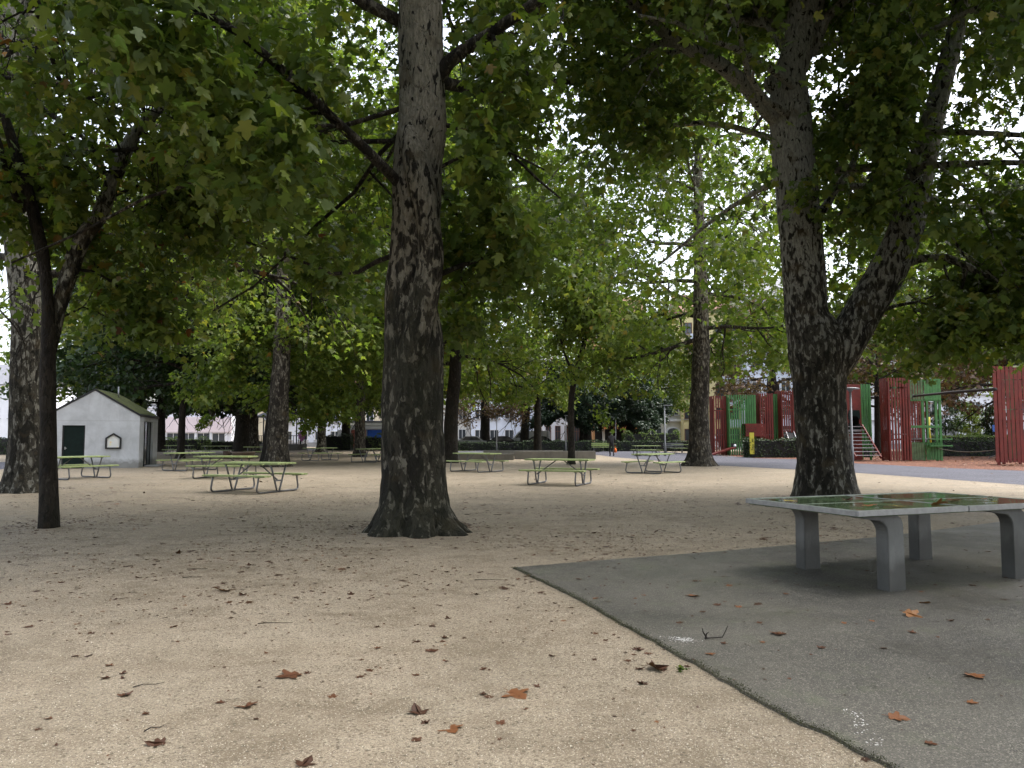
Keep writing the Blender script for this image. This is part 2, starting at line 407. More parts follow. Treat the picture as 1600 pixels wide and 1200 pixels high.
# ------------------------------------------------------------------ trees
class Skel:
    def __init__(s, seed): s.rng = random.Random(seed); s.tubes = []; s.twigs = []
    def grow(s, p, d, L, r, lvl, maxlvl, up=.12, spread=1., kids=None):
        rng = s.rng; d = Vector(d).normalized(); p = Vector(p)
        n = 6 if lvl < maxlvl else 3
        pts = [p.copy()]; rad = [r]
        end = .35 if lvl < maxlvl else .5
        wob = .16 if lvl == 1 else .22
        for i in range(n):
            d = d + Vector((rng.gauss(0, wob), rng.gauss(0, wob), rng.gauss(0, wob) + (up if lvl == 1 else -.05 - .05 * lvl) * .6))
            d.normalize(); p = p + d * (L / n); pts.append(p.copy())
            rad.append(r * (1 - (1 - end) * (i + 1) / n))
        s.tubes.append((pts, rad, lvl))
        if lvl >= maxlvl: s.twigs.append(pts); return
        nk = kids[lvl - 1] if kids else (7 if lvl == 1 else 6)
        for j in range(nk):
            t = .22 + .78 * (j + rng.random() * .8) / nk; t = min(t, 1.)
            x = t * n; i0 = min(int(x), n - 1); q = pts[i0].lerp(pts[i0 + 1], x - i0)
            dd = (pts[i0 + 1] - pts[i0]).normalized()
            side = dd.cross(Vector((0, 0, 1)))
            if side.length < .1: side = Vector((rng.gauss(0, 1), rng.gauss(0, 1), 0))
            side.normalize(); upv = side.cross(dd)
            a = rng.choice((-1, 1)) * rng.uniform(.5, 1.5) if rng.random() < .75 else rng.uniform(-3.1, 3.1)
            o = side * math.cos(a) * rng.choice((-1, 1)) + upv * math.sin(a)
            ang = R(rng.uniform(30, 65))
            nd = dd * math.cos(ang) + o * math.sin(ang) * spread
            f = rng.uniform(.38, .62) * (1.15 - .4 * t)
            s.grow(q, nd, L * f, max(.004, (rad[i0]) * .55), lvl + 1, maxlvl, up, spread, kids)
        s.grow(p, d, L * .4, rad[-1], lvl + 1, maxlvl, up, spread, kids)
    def limb(s, pts, r0, r1, maxlvl=3, kids=14, Lk=2.4, start=.25, lvl=1, sub=(6, 6, 6)):
        # an explicit limb polyline that carries its own side branches
        pts = [Vector(p) for p in pts]; n = len(pts)
        rad = [r0 + (r1 - r0) * i / (n - 1) for i in range(n)]
        s.tubes.append((pts, rad, 0)); rng = s.rng
        for j in range(kids):
            t = start + (1 - start) * (j + rng.random()) / kids
            x = t * (n - 1); i0 = min(int(x), n - 2); q = pts[i0].lerp(pts[i0 + 1], x - i0)
            dd = (pts[i0 + 1] - pts[i0]).normalized()
            o = Vector((rng.gauss(0, 1), rng.gauss(0, 1), rng.gauss(0, .5) - .1)); o = (o - dd * o.dot(dd)).normalized()
            ang = R(rng.uniform(40, 75))
            s.grow(q, dd * math.cos(ang) + o * math.sin(ang), Lk * rng.uniform(.6, 1.15), max(.012, rad[i0] * .4), 2, maxlvl, .1, 1., (0,) + tuple(sub))
    def leaves(s, per, size, seed, keep=None, jit=.13, tintf=None, droop=.35):
        g = np.random.default_rng(seed)
        tw = np.array([[tuple(p) for p in t] for t in s.twigs]); nt, np_, _ = tw.shape
        idx = np.repeat(np.arange(nt), per); n = len(idx)
        t = g.uniform(.1, 1.08, n) * (np_ - 1); i0 = np.clip(t.astype(int), 0, np_ - 2); f = (t - i0)[:, None]
        a = tw[idx, i0]; b = tw[idx, i0 + 1]
        P = a + (b - a) * f + g.normal(0, jit, (n, 3)) * np.array([1, 1, .75])
        D = (b - a); D /= np.linalg.norm(D, axis=1, keepdims=True) + 1e-9
        D = D * .5 + g.normal(0, .75, (n, 3)); D[:, 2] = D[:, 2] * .45 - droop
        N = g.normal(0, .48, (n, 3)); N[:, 2] += 1.
        S = size * np.clip(np.exp(g.normal(-.05, .26, n)), .5, 1.5)
        base = g.normal(0, .08, nt)[idx]
        tint = np.clip(g.beta(2.0, 2.4, n) * .95 + base, 0, .93)
        odd = g.random(n) < .014; tint[odd] = g.uniform(.93, 1., odd.sum())
        if tintf is not None: tint = np.clip(tint + tintf(P), 0, 1)
        if keep is not None:
            m = keep(P); P, D, N, S, tint = P[m], D[m], N[m], S[m], tint[m]
        return P, D, N, S, tint
    def prune(s, keep):
        def ok(q): return bool(keep(np.array([tuple(q)]))[0])
        s.tubes = [t for t in s.tubes if t[2] < 2 or ok(t[0][-1]) or (t[2] == 2 and ok(t[0][len(t[0]) // 2]))]
    def wood(s, mb, mat, min_r=.0, seg0=10):
        for pts, rad, lvl in s.tubes:
            if rad[0] < min_r: continue
            seg = {0: seg0, 1: 8, 2: 5}.get(lvl, 3)
            mb.tube(pts, rad, mat, seg, False)

def smooth_path(keys, n):
    # Catmull-Rom through (x,y,z,r) keys
    K = [np.array(k, float) for k in keys]; K = [2 * K[0] - K[1]] + K + [2 * K[-1] - K[-2]]
    out = []
    m = len(K) - 3
    for i in range(n + 1):
        t = i / n * m; j = min(int(t), m - 1); u = t - j
        a, b, c, d = K[j:j + 4]
        out.append(.5 * ((2 * b) + (c - a) * u + (2 * a - 5 * b + 4 * c - d) * u * u + (3 * b - a - 3 * c + d) * u ** 3))
    return out
def trunk_tube(mb, keys, mat, n=60, seg=28, flare=.5, lobes=6, bump=.05, seed=0., fl_h=.4, freq=1.6, cap=True):
    pr = smooth_path(keys, n); z0 = pr[0][2]
    ph = seed * 1.7
    def fn(p, a, r, i):
        h = p.z - z0
        fl = math.exp(-max(h, 0) / fl_h)
        lob = .5 + .5 * math.cos(lobes * a + ph + 1.3 * math.sin(2 * a + ph))
        v = 1 + flare * fl * (.25 + .75 * lob)
        q = Vector((math.cos(a) * r * freq * 1.6 + seed, math.sin(a) * r * freq * 1.6, p.z * freq * .55))
        v += bump * .9 * mnoise.noise(Vector((math.cos(a) * 5.2 + seed, math.sin(a) * 5.2, p.z * .8)))
        v += bump * (mnoise.noise(q) * 1.5 + .55 * mnoise.noise(q * 3.1)) + bump * .5 * mnoise.noise(q * 8.)
        return r * v
    mb.tube([Vector(k[:3]) for k in pr], [max(k[3], .004) for k in pr], mat, seg, cap, fn)

def px_trunk(root, prof, d):
    # outline of a trunk read as (row, left, right) -> local keys at real size
    out = []
    for py, xl, xr in prof:
        p = at((xl + xr) / 2, py, d); w = at(xr, py, d).x - at(xl, py, d).x
        q = p - root; out.append((q.x, q.y, q.z, w / 2))
    out[0] = (out[0][0], out[0][1], -.05, out[0][3])
    return out
def clear(P, keys, g, root, prob=.9, r=.03):
    # boughs kept open: foliage hanging in front of the big bare limbs is thinned out
    X = P[:, 0] + root.x; Y = P[:, 1] + root.y; Z = P[:, 2] - CAM_H
    m = np.zeros(len(P), bool); Ys = np.maximum(Y, .5)
    for k in keys:
        ky = k[1] + root.y; kx = (k[0] + root.x) / ky; kz = (k[2] - CAM_H) / ky
        m |= ((X / Ys - kx) ** 2 + (Z / Ys - kz) ** 2 < r * r) & (Y < ky + .1)
    return ~(m & (g.random(len(P)) < prob))
def px_limb(root, pts):
    return [at(px, py, d) - root for px, py, d in pts]

def tree_obj(name, label, root, trunk_me, crown_me, group=None, cat='tree', rz=0.):
    t = empty(name, root, rz, label, cat, group)
    link('trunk', trunk_me, t)
    if crown_me: link('crown', crown_me, t)
    return t

GRP = 'plane trees in the gravel square'
zmin_near = 3.25
# ---- big trunk, mid left of centre
def make_T1():
    d = 11.65; root = Vector((at(648, 820, d).x, d, 0))
    prof = [(832, 592, 706), (800, 594, 700), (760, 596, 697), (700, 597, 695), (640, 597, 693), (600, 597, 692), (560, 600, 692), (520, 602, 689), (480, 603, 682), (440, 604, 681), (400, 608, 681), (340, 612, 687), (300, 613, 690), (250, 616, 692), (200, 622, 698), (150, 624, 694), (100, 624, 692), (0, 622, 688), (-150, 622, 680), (-400, 630, 675), (-700, 640, 670)]
    mb = MB(); keys = px_trunk(root, prof, d)
    trunk_tube(mb, keys, M['bark_plane_old'], 220, 72, .70, 6, .05, 1.3, .30, 1.5)
    for i, (a0, ln) in enumerate(((3.3, .36), (-.15, .46), (-.75, .40), (-1.5, .30), (-2.35, .42), (2.6, .4), (.6, .5), (-1.9, .25), (-1.1, .3))):
        u = Vector((math.cos(a0), math.sin(a0), 0)); r0 = .40
        mb.tube([u * (r0 - .05) + Vector((0, 0, .42)), u * (r0 + .10) + Vector((0, 0, .16)), u * (r0 + ln * .55) + Vector((0, 0, .045)), u * (r0 + ln) + Vector((0, 0, -.055))], [.15, .14, .11, .06], M['bark_plane_old'], 12, True, lambda p, a, r, k: r * (1 + .18 * mnoise.noise(p * 7.)))
    # second stem fused to the front of the trunk
    st = [(636, 205, d - .30, 15), (646, 240, d - .40, 20), (657, 280, d - .45, 21), (667, 330, d - .46, 20), (673, 390, d - .44, 20), (668, 440, d - .42, 22), (658, 490, d - .40, 23), (648, 540, d - .34, 22), (642, 600, d - .2, 18), (640, 650, d - .05, 12)]
    ks = []
    for px, py, y, r in reversed(st):
        q = at(px, py, y) - root; ks.append((q.x, q.y, q.z, r * y / F))
    trunk_tube(mb, ks, M['bark_plane_old'], 60, 18, 0., 5, .09, 5., .3, 3.)
    sk = Skel(11)
    # lump on the left of the trunk and knots
    L = lambda pts: px_limb(root, pts)
    sk.limb(L([(680, 130, d), (700, 98, d - .1), (725, 78, d - .2), (770, 50, d - .4), (850, -5, d - .8), (960, -70, d - 1.2), (1080, -130, d - 1.5)]), .125, .05, 4, 16, 2.0, .35)
    sk.limb(L([(622, 285, d - .2), (600, 262, d - .5), (560, 222, d - .9), (520, 185, d - 1.2), (480, 145, d - 1.5), (420, 90, d - 1.9), (370, 50, d - 2.2), (300, 10, d - 2.5), (180, -40, d - 2.9)]), .085, .04, 4, 22, 1.7, .3)
    sk.limb(L([(612, 400, d), (590, 408, d + .2), (560, 425, d + .5), (520, 428, d + 1.), (450, 400, d + 1.6), (360, 370, d + 2.4)]), .045, .02, 4, 11, 1.4, .3)
    sk.limb(L([(684, 430, d + .2), (720, 415, d + .5), (770, 400, d + 1.), (820, 360, d + 1.6)]), .05, .02, 4, 8, 1.3, .3)
    sk.limb(L([(690, 260, d), (740, 235, d - .3), (800, 240, d - .8), (850, 265, d - 1.2)]), .03, .012, 4, 8, 1.0, .25)
    for i in range(15):
        z = 7.0 + i * .75; a = i * 2.399 + .7
        Lb = (5.8 if i < 9 else 4.2) * sk.rng.uniform(.85, 1.1)
        sk.grow((keys[-4][0], 0, z), (math.cos(a), math.sin(a), .28 + .03 * i), Lb, .11 - .003 * i, 1, 4, .05, 1., (6, 5, 4))
    # hanging outer boughs
    for a0, z, Lb in ((2.7, 6.0, 6.0), (3.3, 6.6, 6.5), (2.3, 6.4, 6.), (.3, 6.3, 2.6), (1.5, 6., 5.), (1.9, 6.2, 5.5)):
        sk.grow((0, 0, z), (math.cos(a0), math.sin(a0), .12), Lb, .045, 1, 4, -.12, 1., (8, 5, 4))
    g_ = np.random.default_rng(6)
    CL = [k for pts, _, l in sk.tubes[:1] for k in smooth_path([tuple(q) + (0,) for q in pts], 14)] + [k for pts, _, l in sk.tubes if l == 0 for k in smooth_path([tuple(q) + (0,) for q in pts], 14)][:34]
    T3x = at(76, 815, 12.15).x
    lane = [Vector((at(px, py, 12.5).x - root.x, 12.5 - root.y, at(px, py, 12.5).z)) for px, py in ((75, 480), (65, 400), (48, 330), (28, 270), (10, 200), (92, 480), (104, 440), (117, 400), (134, 365), (155, 338), (170, 300), (184, 262), (200, 228), (218, 200), (245, 175))]
    def keep(P):
        X = P[:, 0] + root.x; Y = P[:, 1] + root.y; Z = P[:, 2]
        front = (np.abs(P[:, 0]) < .75) & (P[:, 1] < -.1) & (Z < 9.5)
        g2 = mnoise  # lower envelope with an uneven edge
        lo = 3.55 + .45 * np.sin(X * 1.9) + .3 * np.sin(Y * 2.3 + X)
        lo = lo + np.clip(-2.6 - X, 0, 2.6) * 1.0
        lo = np.where(Y < 8.5, np.maximum(lo, 1.42 + Y * .21), lo)
        side = (X > root.x + 1.75 + .45 * np.sin(Z * 2.1)) & (Z < 10.5)
        return (Z > lo) & ~front & ~side & clear(P, CL, g_, root, .85, .02) & clear(P, lane, g_, root, .8, .028) & ((Z > 8.8) | (g_.random(len(Z)) < .27)) & (Y > 7.4 + .5 * np.sin(X * 2.))
    sk.prune(keep); sk.wood(mb, M['bark_limb'], .006)
    P = sk.leaves(20, .16, 21, keep, .27, lambda P: -.04 + 0 * P[:, 0])
    tree_obj('plane_tree', 'thick old plane tree with a second stem fused to its front, nearest in the gravel', root, mb.mesh('trunk'), leaf_mesh('crown', *P[:4], LEAF_A, P[4], 'leaf_plane'), GRP)
def make_T2():
    g_ = np.random.default_rng(5)
    d = 16.9; root = Vector((at(1291, 775, d).x, d, 0))
    prof = [(781, 1248, 1334), (760, 1247, 1332), (700, 1247, 1325), (660, 1244, 1321), (620, 1242, 1320), (580, 1238, 1322), (545, 1232, 1322), (515, 1229, 1305), (490, 1228, 1292), (450, 1226, 1289), (400, 1222, 1285), (300, 1214, 1276), (220, 1207, 1268), (170, 1204, 1264), (120, 1208, 1258), (80, 1222, 1270), (0, 1234, 1288), (-150, 1246, 1290), (-400, 1255, 1285)]
    mb = MB(); keys = px_trunk(root, prof, d)
    trunk_tube(mb, keys, M['bark_plane'], 110, 36, .35, 5, .04, 7.7, .35, 1.3)
    rl = [(1290, 590, d, 26), (1308, 560, d - .05, 30), (1330, 520, d - .1, 30), (1352, 482, d - .15, 29), (1380, 435, d - .2, 29), (1405, 385, d - .3, 27), (1425, 325, d - .4, 24), (1440, 260, d - .5, 21), (1455, 200, d - .6, 18), (1475, 120, d - .7, 15), (1500, 20, d - .8, 13), (1530, -120, d - .9, 9)]
    ks = []
    for px, py, y, r in rl:
        q = at(px, py, y) - root; ks.append((q.x, q.y, q.z, r * y / F))
    trunk_tube(mb, ks, M['bark_plane'], 70, 24, 0., 5, .05, 3.1, .3, 1.6)
    # knob on the left of the stem
    kn = at(1205, 132, d) - root; mb.tube([kn + Vector((.5, 0, -.25)), kn + Vector((.15, 0, -.02)), kn + Vector((-.08, -.02, .05)), kn + Vector((-.16, -.02, .07))], [.32, .26, .18, .05], M['bark_plane'], 14)
    sk = Skel(23); L = lambda pts: px_limb(root, pts)
    sk.limb(L([(1228, 200, d), (1200, 172, d - .1), (1170, 138, d - .3), (1125, 100, d - .6), (1080, 78, d - .9), (1050, 62, d - 1.1), (1010, 25, d - 1.4), (960, -30, d - 1.7), (880, -90, d - 2.)]), .22, .07, 4, 16, 2.4, .45)
    sk.limb(L([(1065, 72, d - 1.), (1030, 70, d - 1.1), (990, 95, d - 1.5), (960, 120, d - 1.9)]), .05, .02, 4, 7, 1.5, .2)
    sk.limb(L([(1062, 76, d - 1.), (1020, 110, d - 1.4), (985, 165, d - 1.8)]), .035, .012, 4, 5, 1.2, .2)
    sk.limb(L([(1235, 90, d + .1), (1215, 60, d + .3), (1190, 25, d + .5), (1150, -40, d + .8)]), .12, .06, 4, 8, 2.2, .4)
    sk.limb(L([(1415, 412, d - .2), (1440, 404, d - .3), (1478, 402, d - .5), (1510, 415, d - .8), (1540, 432, d - 1.1), (1590, 428, d - 1.5), (1660, 410, d - 2.)]), .10, .05, 4, 14, 1.8, .25)
    sk.limb(L([(1368, 488, d), (1400, 478, d + .2), (1440, 470, d + .5), (1475, 455, d + .8)]), .05, .02, 4, 8, 1.5, .25)
    sk.limb(L([(1285, 330, d + .3), (1310, 290, d + .5), (1335, 250, d + .8), (1350, 200, d + 1.)]), .10, .04, 4, 7, 2.0, .4)
    sk.limb(L([(1270, 80, d), (1290, 30, d - .2), (1330, -10, d - .5), (1400, -60, d - .9)]), .14, .06, 4, 8, 2.2, .4)
    sk.limb(L([(1440, 270, d - .5), (1425, 230, d - .9), (1405, 170, d - 1.3), (1370, 110, d - 1.8)]), .07, .03, 4, 9, 1.6, .25)
    sk.limb(L([(1280, 345, d - .3), (1320, 330, d - .6), (1355, 300, d - 1.0), (1385, 225, d - 1.5)]), .05, .02, 4, 9, 1.4, .25)
    for a0, z, Lb in ((2.9, 8., 5.), (-.3, 7.4, 6.), (.3, 7.0, 6.2), (-.8, 8., 5.5), (-1.4, 8.6, 5.5), (.9, 7.5, 6.), (1.6, 7.6, 6), (-2.2, 9., 5.5), (3.6, 8.4, 4.5)):
        sk.grow((.4 if math.cos(a0) > 0 else -.2, 0, z), (math.cos(a0), math.sin(a0), .16), Lb, .09, 1, 4, -.12, 1., (8, 5, 4))
    for i in range(14):
        z = 10. + i * .75; a = i * 2.399
        sk.grow((-.3, 0, z), (math.cos(a), math.sin(a), .3 + .03 * i), (6. if i < 8 else 4.5), .11 - .003 * i, 1, 4, .05, 1., (6, 5, 4))
    q = Vector(ks[-1][:3])
    for i in range(6):
        a = i * 2.399 + 1; sk.grow(q - Vector((0, 0, .6 * i)), (math.cos(a), math.sin(a), .3), 4.5, .08, 1, 4, .02, 1., (6, 5, 4))
    # low hanging boughs on the right
    for px, py, y in ((1480, 470, d - .5), (1420, 520, d + .6), (1560, 470, d - 1.4), (1580, 520, d + .3), (1510, 540, d + 1.)):
        q = at(px, py - 60, y) - root; sk.grow(q, (.4, -.2, -.25), 2.1, .02, 2, 4, 0, 1., (0, 8, 5))
    CL = [k for k in smooth_path([tuple(k) for k in ks[:11]], 34)] + [k for k in smooth_path([tuple(k) for k in keys[8:18]], 30) if (k[2] < 6 or k[2] > 7.5)] + [k for k in smooth_path([tuple(q) + (0,) for q in sk.tubes[0][0]], 14)]
    for t_ in sk.tubes:
        if t_[2] == 0: CL += smooth_path([tuple(q) + (0,) for q in t_[0]], 8)[2:6] if len(CL) < 110 else []
    def keep(P):
        X = P[:, 0]; Y = P[:, 1]; Z = P[:, 2]
        fr = (np.abs(X) < .62) & (Y < -.2) & (Z < 5.2)
        fr2 = (np.abs(X + .75) < .5) & (Y < -.2) & (Z > 6.9) & (Z < 11.)
        lo = 3.15 + .5 * np.sin(X * 1.7 + 1) + .35 * np.sin(Y * 2.1 + X * .7)
        lo = np.where(X < 0, lo + 1.6, lo)
        side = (X < -1.9 + .5 * np.sin(Z * 1.9)) & (Z < 10.2) & (g_.random(len(X)) < .55)
        return (Z > lo) & ~fr & ~fr2 & ~side & clear(P, CL, g_, root, .9, .028) & ((Z > 11.5) | (g_.random(len(Z)) < .32)) & (Y > -7.5)
    sk.prune(keep); sk.wood(mb, M['bark_plane'], .007)
    P = sk.leaves(24, .17, 31, keep, .28, lambda P: -.04 + 0 * P[:, 0])
    tree_obj('plane_tree', 'forked plane tree behind the table tennis table, its thick right limb leaning outwards', root, mb.mesh('trunk'), leaf_mesh('crown', *P[:4], LEAF_A, P[4], 'leaf_plane'), GRP)
def make_T3():
    d = 12.15; root = Vector((at(76, 815, d).x, d, 0))
    prof = [(823, 63, 90), (790, 63, 90), (700, 64, 88), (600, 63, 86), (540, 65, 86), (500, 66, 85), (470, 66, 83), (430, 62, 80), (390, 56, 75), (350, 47, 65), (320, 40, 58), (280, 28, 46), (240, 17, 33), (200, 6, 20), (160, -8, 5), (60, -45, -32)]
    mb = MB(); keys = px_trunk(root, prof, d); trunk_tube(mb, keys, M['bark_dark'], 70, 20, .3, 4, .04, 2.2, .25, 2.)
    ks = []
    for px, py, y, r in [(75, 560, d + .08, 9), (84, 520, d + .12, 10), (92, 480, d + .15, 11), (104, 440, d + .2, 13), (117, 400, d + .25, 14), (134, 365, d + .3, 13), (155, 338, d + .35, 12), (170, 300, d + .4, 11), (184, 262, d + .45, 12), (200, 228, d + .5, 11), (218, 200, d + .5, 9), (245, 175, d + .5, 7), (290, 150, d + .4, 5), (340, 128, d + .2, 4)]:
        q = at(px, py, y) - root; ks.append((q.x, q.y, q.z, r * y / F))
    trunk_tube(mb, ks, M['bark_plane'], 60, 16, 0., 5, .07, 4.4, .3, 3.)
    sk = Skel(37); L = lambda pts: px_limb(root, pts)
    sk.limb([Vector(k[:3]) for k in ks[8:]], .05, .02, 4, 14, 1.5, .1)
    sk.limb(L([(42, 330, d), (28, 315, d - .1), (12, 280, d - .2), (0, 225, d - .3), (-20, 170, d - .4)]), .06, .03, 4, 6, 1.4, .3)
    sk.limb(L([(190, 268, d + .4), (160, 268, d + .2), (120, 290, d), (90, 285, d - .3)]), .03, .012, 4, 8, 1.2, .2)
    sk.limb(L([(140, 365, d + .3), (118, 300, d + .1), (95, 300, d), (60, 290, d)]), .022, .01, 4, 7, 1., .2)
    sk.limb(L([(110, 420, d + .2), (150, 425, d + .4), (190, 450, d + .7), (215, 480, d + 1.)]), .03, .012, 4, 10, 1.2, .2)
    sk.limb(L([(88, 500, d + .2), (130, 480, d + .5), (180, 500, d + .9), (190, 530, d + 1.1)]), .02, .01, 4, 8, .9, .25)
    sk.limb(L([(170, 310, d + .4), (215, 290, d + .8), (270, 300, d + 1.2), (330, 330, d + 1.6)]), .03, .012, 4, 10, 1.3, .2)
    for a0, z, Lb in ((.2, 6., 3.6), (1., 6.4, 4.), (1.8, 6.6, 4.), (2.6, 6.6, 4.), (-.5, 6.8, 3.6), (-1.3, 7.2, 3.4), (3.6, 7.2, 3.6), (.6, 7.8, 4.), (2.2, 8, 4.), (-.9, 8.4, 3.6)):
        sk.grow((-.2, .2, z), (math.cos(a0), math.sin(a0), .25), Lb, .045, 1, 4, -.06, 1., (8, 5, 4))
    g_ = np.random.default_rng(9); CL = smooth_path([tuple(k) for k in ks], 30) + smooth_path([tuple(k) for k in keys[4:14]], 24)
    def keep(P):
        X = P[:, 0]; Z = P[:, 2]
        lo = 3.05 + .4 * np.sin(X * 2.9 + .4) + .3 * np.sin(P[:, 1] * 2.1)
        fr = (np.abs(X + .05) < .28) & (P[:, 1] < 0) & (Z < 5.4)
        return (Z > lo) & ~fr & clear(P, CL, g_, root, .9, .018) & (P[:, 1] > -3.6)
    sk.prune(keep); sk.wood(mb, M['bark_dark'], .006)
    P = sk.leaves(3, .15, 41, keep, .24, lambda P: .04 + 0 * P[:, 0])
    tree_obj('plane_tree', 'slender dark forked tree leaning left, in front of the flared mottled trunk', root, mb.mesh('trunk'), leaf_mesh('crown', *P[:4], LEAF_A, P[4], 'leaf_plane'), GRP)
def make_T4():
    d = 19.9; root = Vector((at(38, 765, d).x, d, 0))
    prof = [(768, 8, 72), (745, 12, 69), (700, 16, 66), (650, 18, 64), (600, 19, 62), (500, 20, 62), (420, 13, 57), (350, 5, 50), (280, -4, 42), (200, -8, 40), (120, -6, 42), (0, -6, 44), (-150, -6, 40), (-400, 0, 35)]
    mb = MB(); keys = px_trunk(root, prof, d); trunk_tube(mb, keys, M['bark_plane'], 90, 32, .45, 6, .04, 12.2, .4, 1.3)
    ks = []
    for px, py, y, r in [(28, 330, d, 12), (38, 260, d, 12), (46, 190, d, 11), (50, 120, d, 11), (52, 60, d, 10), (55, 0, d, 9), (58, -100, d, 8)]:
        q = at(px, py, y) - root; ks.append((q.x, q.y, q.z, r * y / F))
    trunk_tube(mb, ks, M['bark_plane_pale'], 40, 16, 0., 5, .05, 1.4, .3, 1.6)
    sk = Skel(43)
    for i in range(26):
        z = 5.6 + i * .55; a = i * 2.399 + .3
        sk.grow((-.3, 0, z), (math.cos(a), math.sin(a), .1 + .03 * i), (6.8 if i < 14 else 5.), .13 - .003 * i, 1, 4, -.06 if i < 12 else .05, 1., (8, 5, 4))
    sk.wood(mb, M['bark_limb'], .008)
    def keep(P):
        X = P[:, 0]; Z = P[:, 2]
        lo = 3.6 + .5 * np.sin(X * 1.3) + .3 * np.sin(P[:, 1] * 1.7)
        fr = (np.abs(X) < .6) & (P[:, 1] < 0) & (Z < 6.2)
        return (Z > lo) & ~fr
    P = sk.leaves(3, .17, 51, keep, .3, lambda P: .03 + 0 * P[:, 0])
    tree_obj('plane_tree', 'broad plane tree with flared mottled base standing behind the slender dark tree', root, mb.mesh('trunk'), leaf_mesh('crown', *P[:4], LEAF_B, P[4], 'leaf_plane_light'), GRP)
make_T1(); make_T2(); make_T3(); make_T4()

# ---- crowns of trees further back: a few shared crown shapes
def crown_variant(seed, H, z0, rad, per, size, mat, T, nb=30, kids=(7, 5, 4), trunk_r=.4, up=.05, gap=0., jit=.28, zlow=None, droop=.35):
    sk = Skel(seed); rng = sk.rng
    for i in range(nb):
        f = i / (nb - 1); z = z0 + (H - z0) * f * .86
        a = i * 2.399 + rng.uniform(-.3, .3)
        prof = math.sin(math.pi * min(.98, .22 + .78 * f)) ** .6
        Lb = rad * prof * rng.uniform(.7, 1.12)
        el = .05 + .75 * f + rng.uniform(-.1, .12)
        sk.grow((0, 0, z), (math.cos(a), math.sin(a), el), max(Lb, 1.2), trunk_r * (.30 - .18 * f), 1, 4, up - .1 * (1 - f), 1., kids)
    zl = zlow if zlow is not None else z0 - 1.6
    keep = lambda P: P[:, 2] > zl + .7 * np.sin(P[:, 0] * 1.1 + seed) + .5 * np.sin(P[:, 1] * 1.3 + P[:, 0] * .5)
    P = sk.leaves(per, size, seed + 1, keep, jit, None, droop)
    w = MB(); sk.wood(w, M['bark_limb'] if 'yew' not in mat else M['bark_dark'], .02)
    return leaf_mesh('crown', *P[:4], T, P[4], mat), w
def mid_trunk(keys, bark, w, n=36, seg=16, flare=.5, seed=1.):
    mb = MB(); trunk_tube(mb, keys, M[bark], n, seg, flare, 5, .05, seed, .35, 1.2)
    if w:
        o = MB.add; base = len(mb.v); k = mb.mat(M[bark])
        mb.v += w.v; mb.f += [tuple(i + base for i in f) for f in w.f]; lut = [mb.mat(m_) for m_ in w.mats]; mb.mi += [lut[i_] for i_ in w.mi]; mb.sm += w.sm
    return mb.mesh('trunk')
CV = {}
CV['a'] = crown_variant(101, 24., 5.4, 6.6, 6, .27, 'leaf_plane_light', LEAF_B, zlow=4.6, jit=.42)
CV['b'] = crown_variant(102, 22., 5.2, 6.0, 6, .27, 'leaf_plane_light', LEAF_B, zlow=4.6, jit=.42)
CV['c'] = crown_variant(103, 25., 5.6, 7.0, 6, .26, 'leaf_plane_light', LEAF_B, jit=.45, zlow=4.4)
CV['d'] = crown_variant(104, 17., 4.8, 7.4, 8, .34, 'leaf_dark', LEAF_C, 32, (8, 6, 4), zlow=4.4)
CV['y'] = crown_variant(105, 10., 3.2, 4.4, 22, .20, 'leaf_yew', LEAF_C, 24, (8, 5, 4), .3, -.1, 0, .22, zlow=2.9)
CV['s'] = crown_variant(106, 9.5, 3.4, 3.2, 5, .22, 'leaf_plane_light', LEAF_B, 18, (6, 5, 4), .17, .0, 0, .2, 3.0)
CV['r'] = crown_variant(107, 11., 3.6, 5.0, 2, .24, 'leaf_rust', LEAF_B, 20, (6, 5, 4), .32, .1, 0, .25, zlow=3.4)
CV['f'] = crown_variant(108, 20., 5.4, 6.0, 4, .34, 'leaf_plane_light', LEAF_C, 28, (6, 5, 4), zlow=5., jit=.45)
CV['l'] = crown_variant(109, 7.6, 3.3, 4.8, 5, .22, 'leaf_plane_light', LEAF_B, 16, (7, 5, 4), .13, -.1, 0, .16, 2.7)
CV['h'] = crown_variant(110, 25., 11.5, 5.6, 4, .26, 'leaf_plane_light', LEAF_B, 22, zlow=9.2, jit=.42)
for k_, v_ in CV.items(): print('crown', k_, len(v_[0].polygons) // 2)
def place(var, px, py, d, prof_w, label, bark='bark_plane', H=None, lean=(0, 0), rz=0., name='plane_tree', sc=1., group=None, seed=1., flare=.5):
    me, w = CV[var]
    x = at(px, py, d).x; root = Vector((x, d, 0))
    r = prof_w / 2 * d / F; H = H or 20.
    keys = [(0, 0, -.05, r * 1.12), (lean[0] * .1, 0, .9, r), (lean[0] * .35, lean[1] * .3, 3., r * .9), (lean[0], lean[1], 6., r * .78), (lean[0] * 1.1, lean[1], H * .55, r * .5), (lean[0], lean[1], H * .95, r * .12)]
    if sc != 1. or rz:
        # wood of the crown follows the same turn and scale as its leaves
        w2 = MB(); cs, sn = math.cos(rz), math.sin(rz)
        w2.v = [((v[0] * cs - v[1] * sn) * sc, (v[0] * sn + v[1] * cs) * sc, v[2] * sc) for v in w.v]; w2.f = w.f; w2.mi = w.mi; w2.sm = w.sm; w2.mats = w.mats; w = w2
    t = empty(name, root, 0., label, 'tree', group)
    link('trunk', mid_trunk(keys, bark, w, seed=seed, flare=flare), t)
    c = link('crown', me, t); c.rotation_euler[2] = rz; c.scale = (sc, sc, sc)
    return t
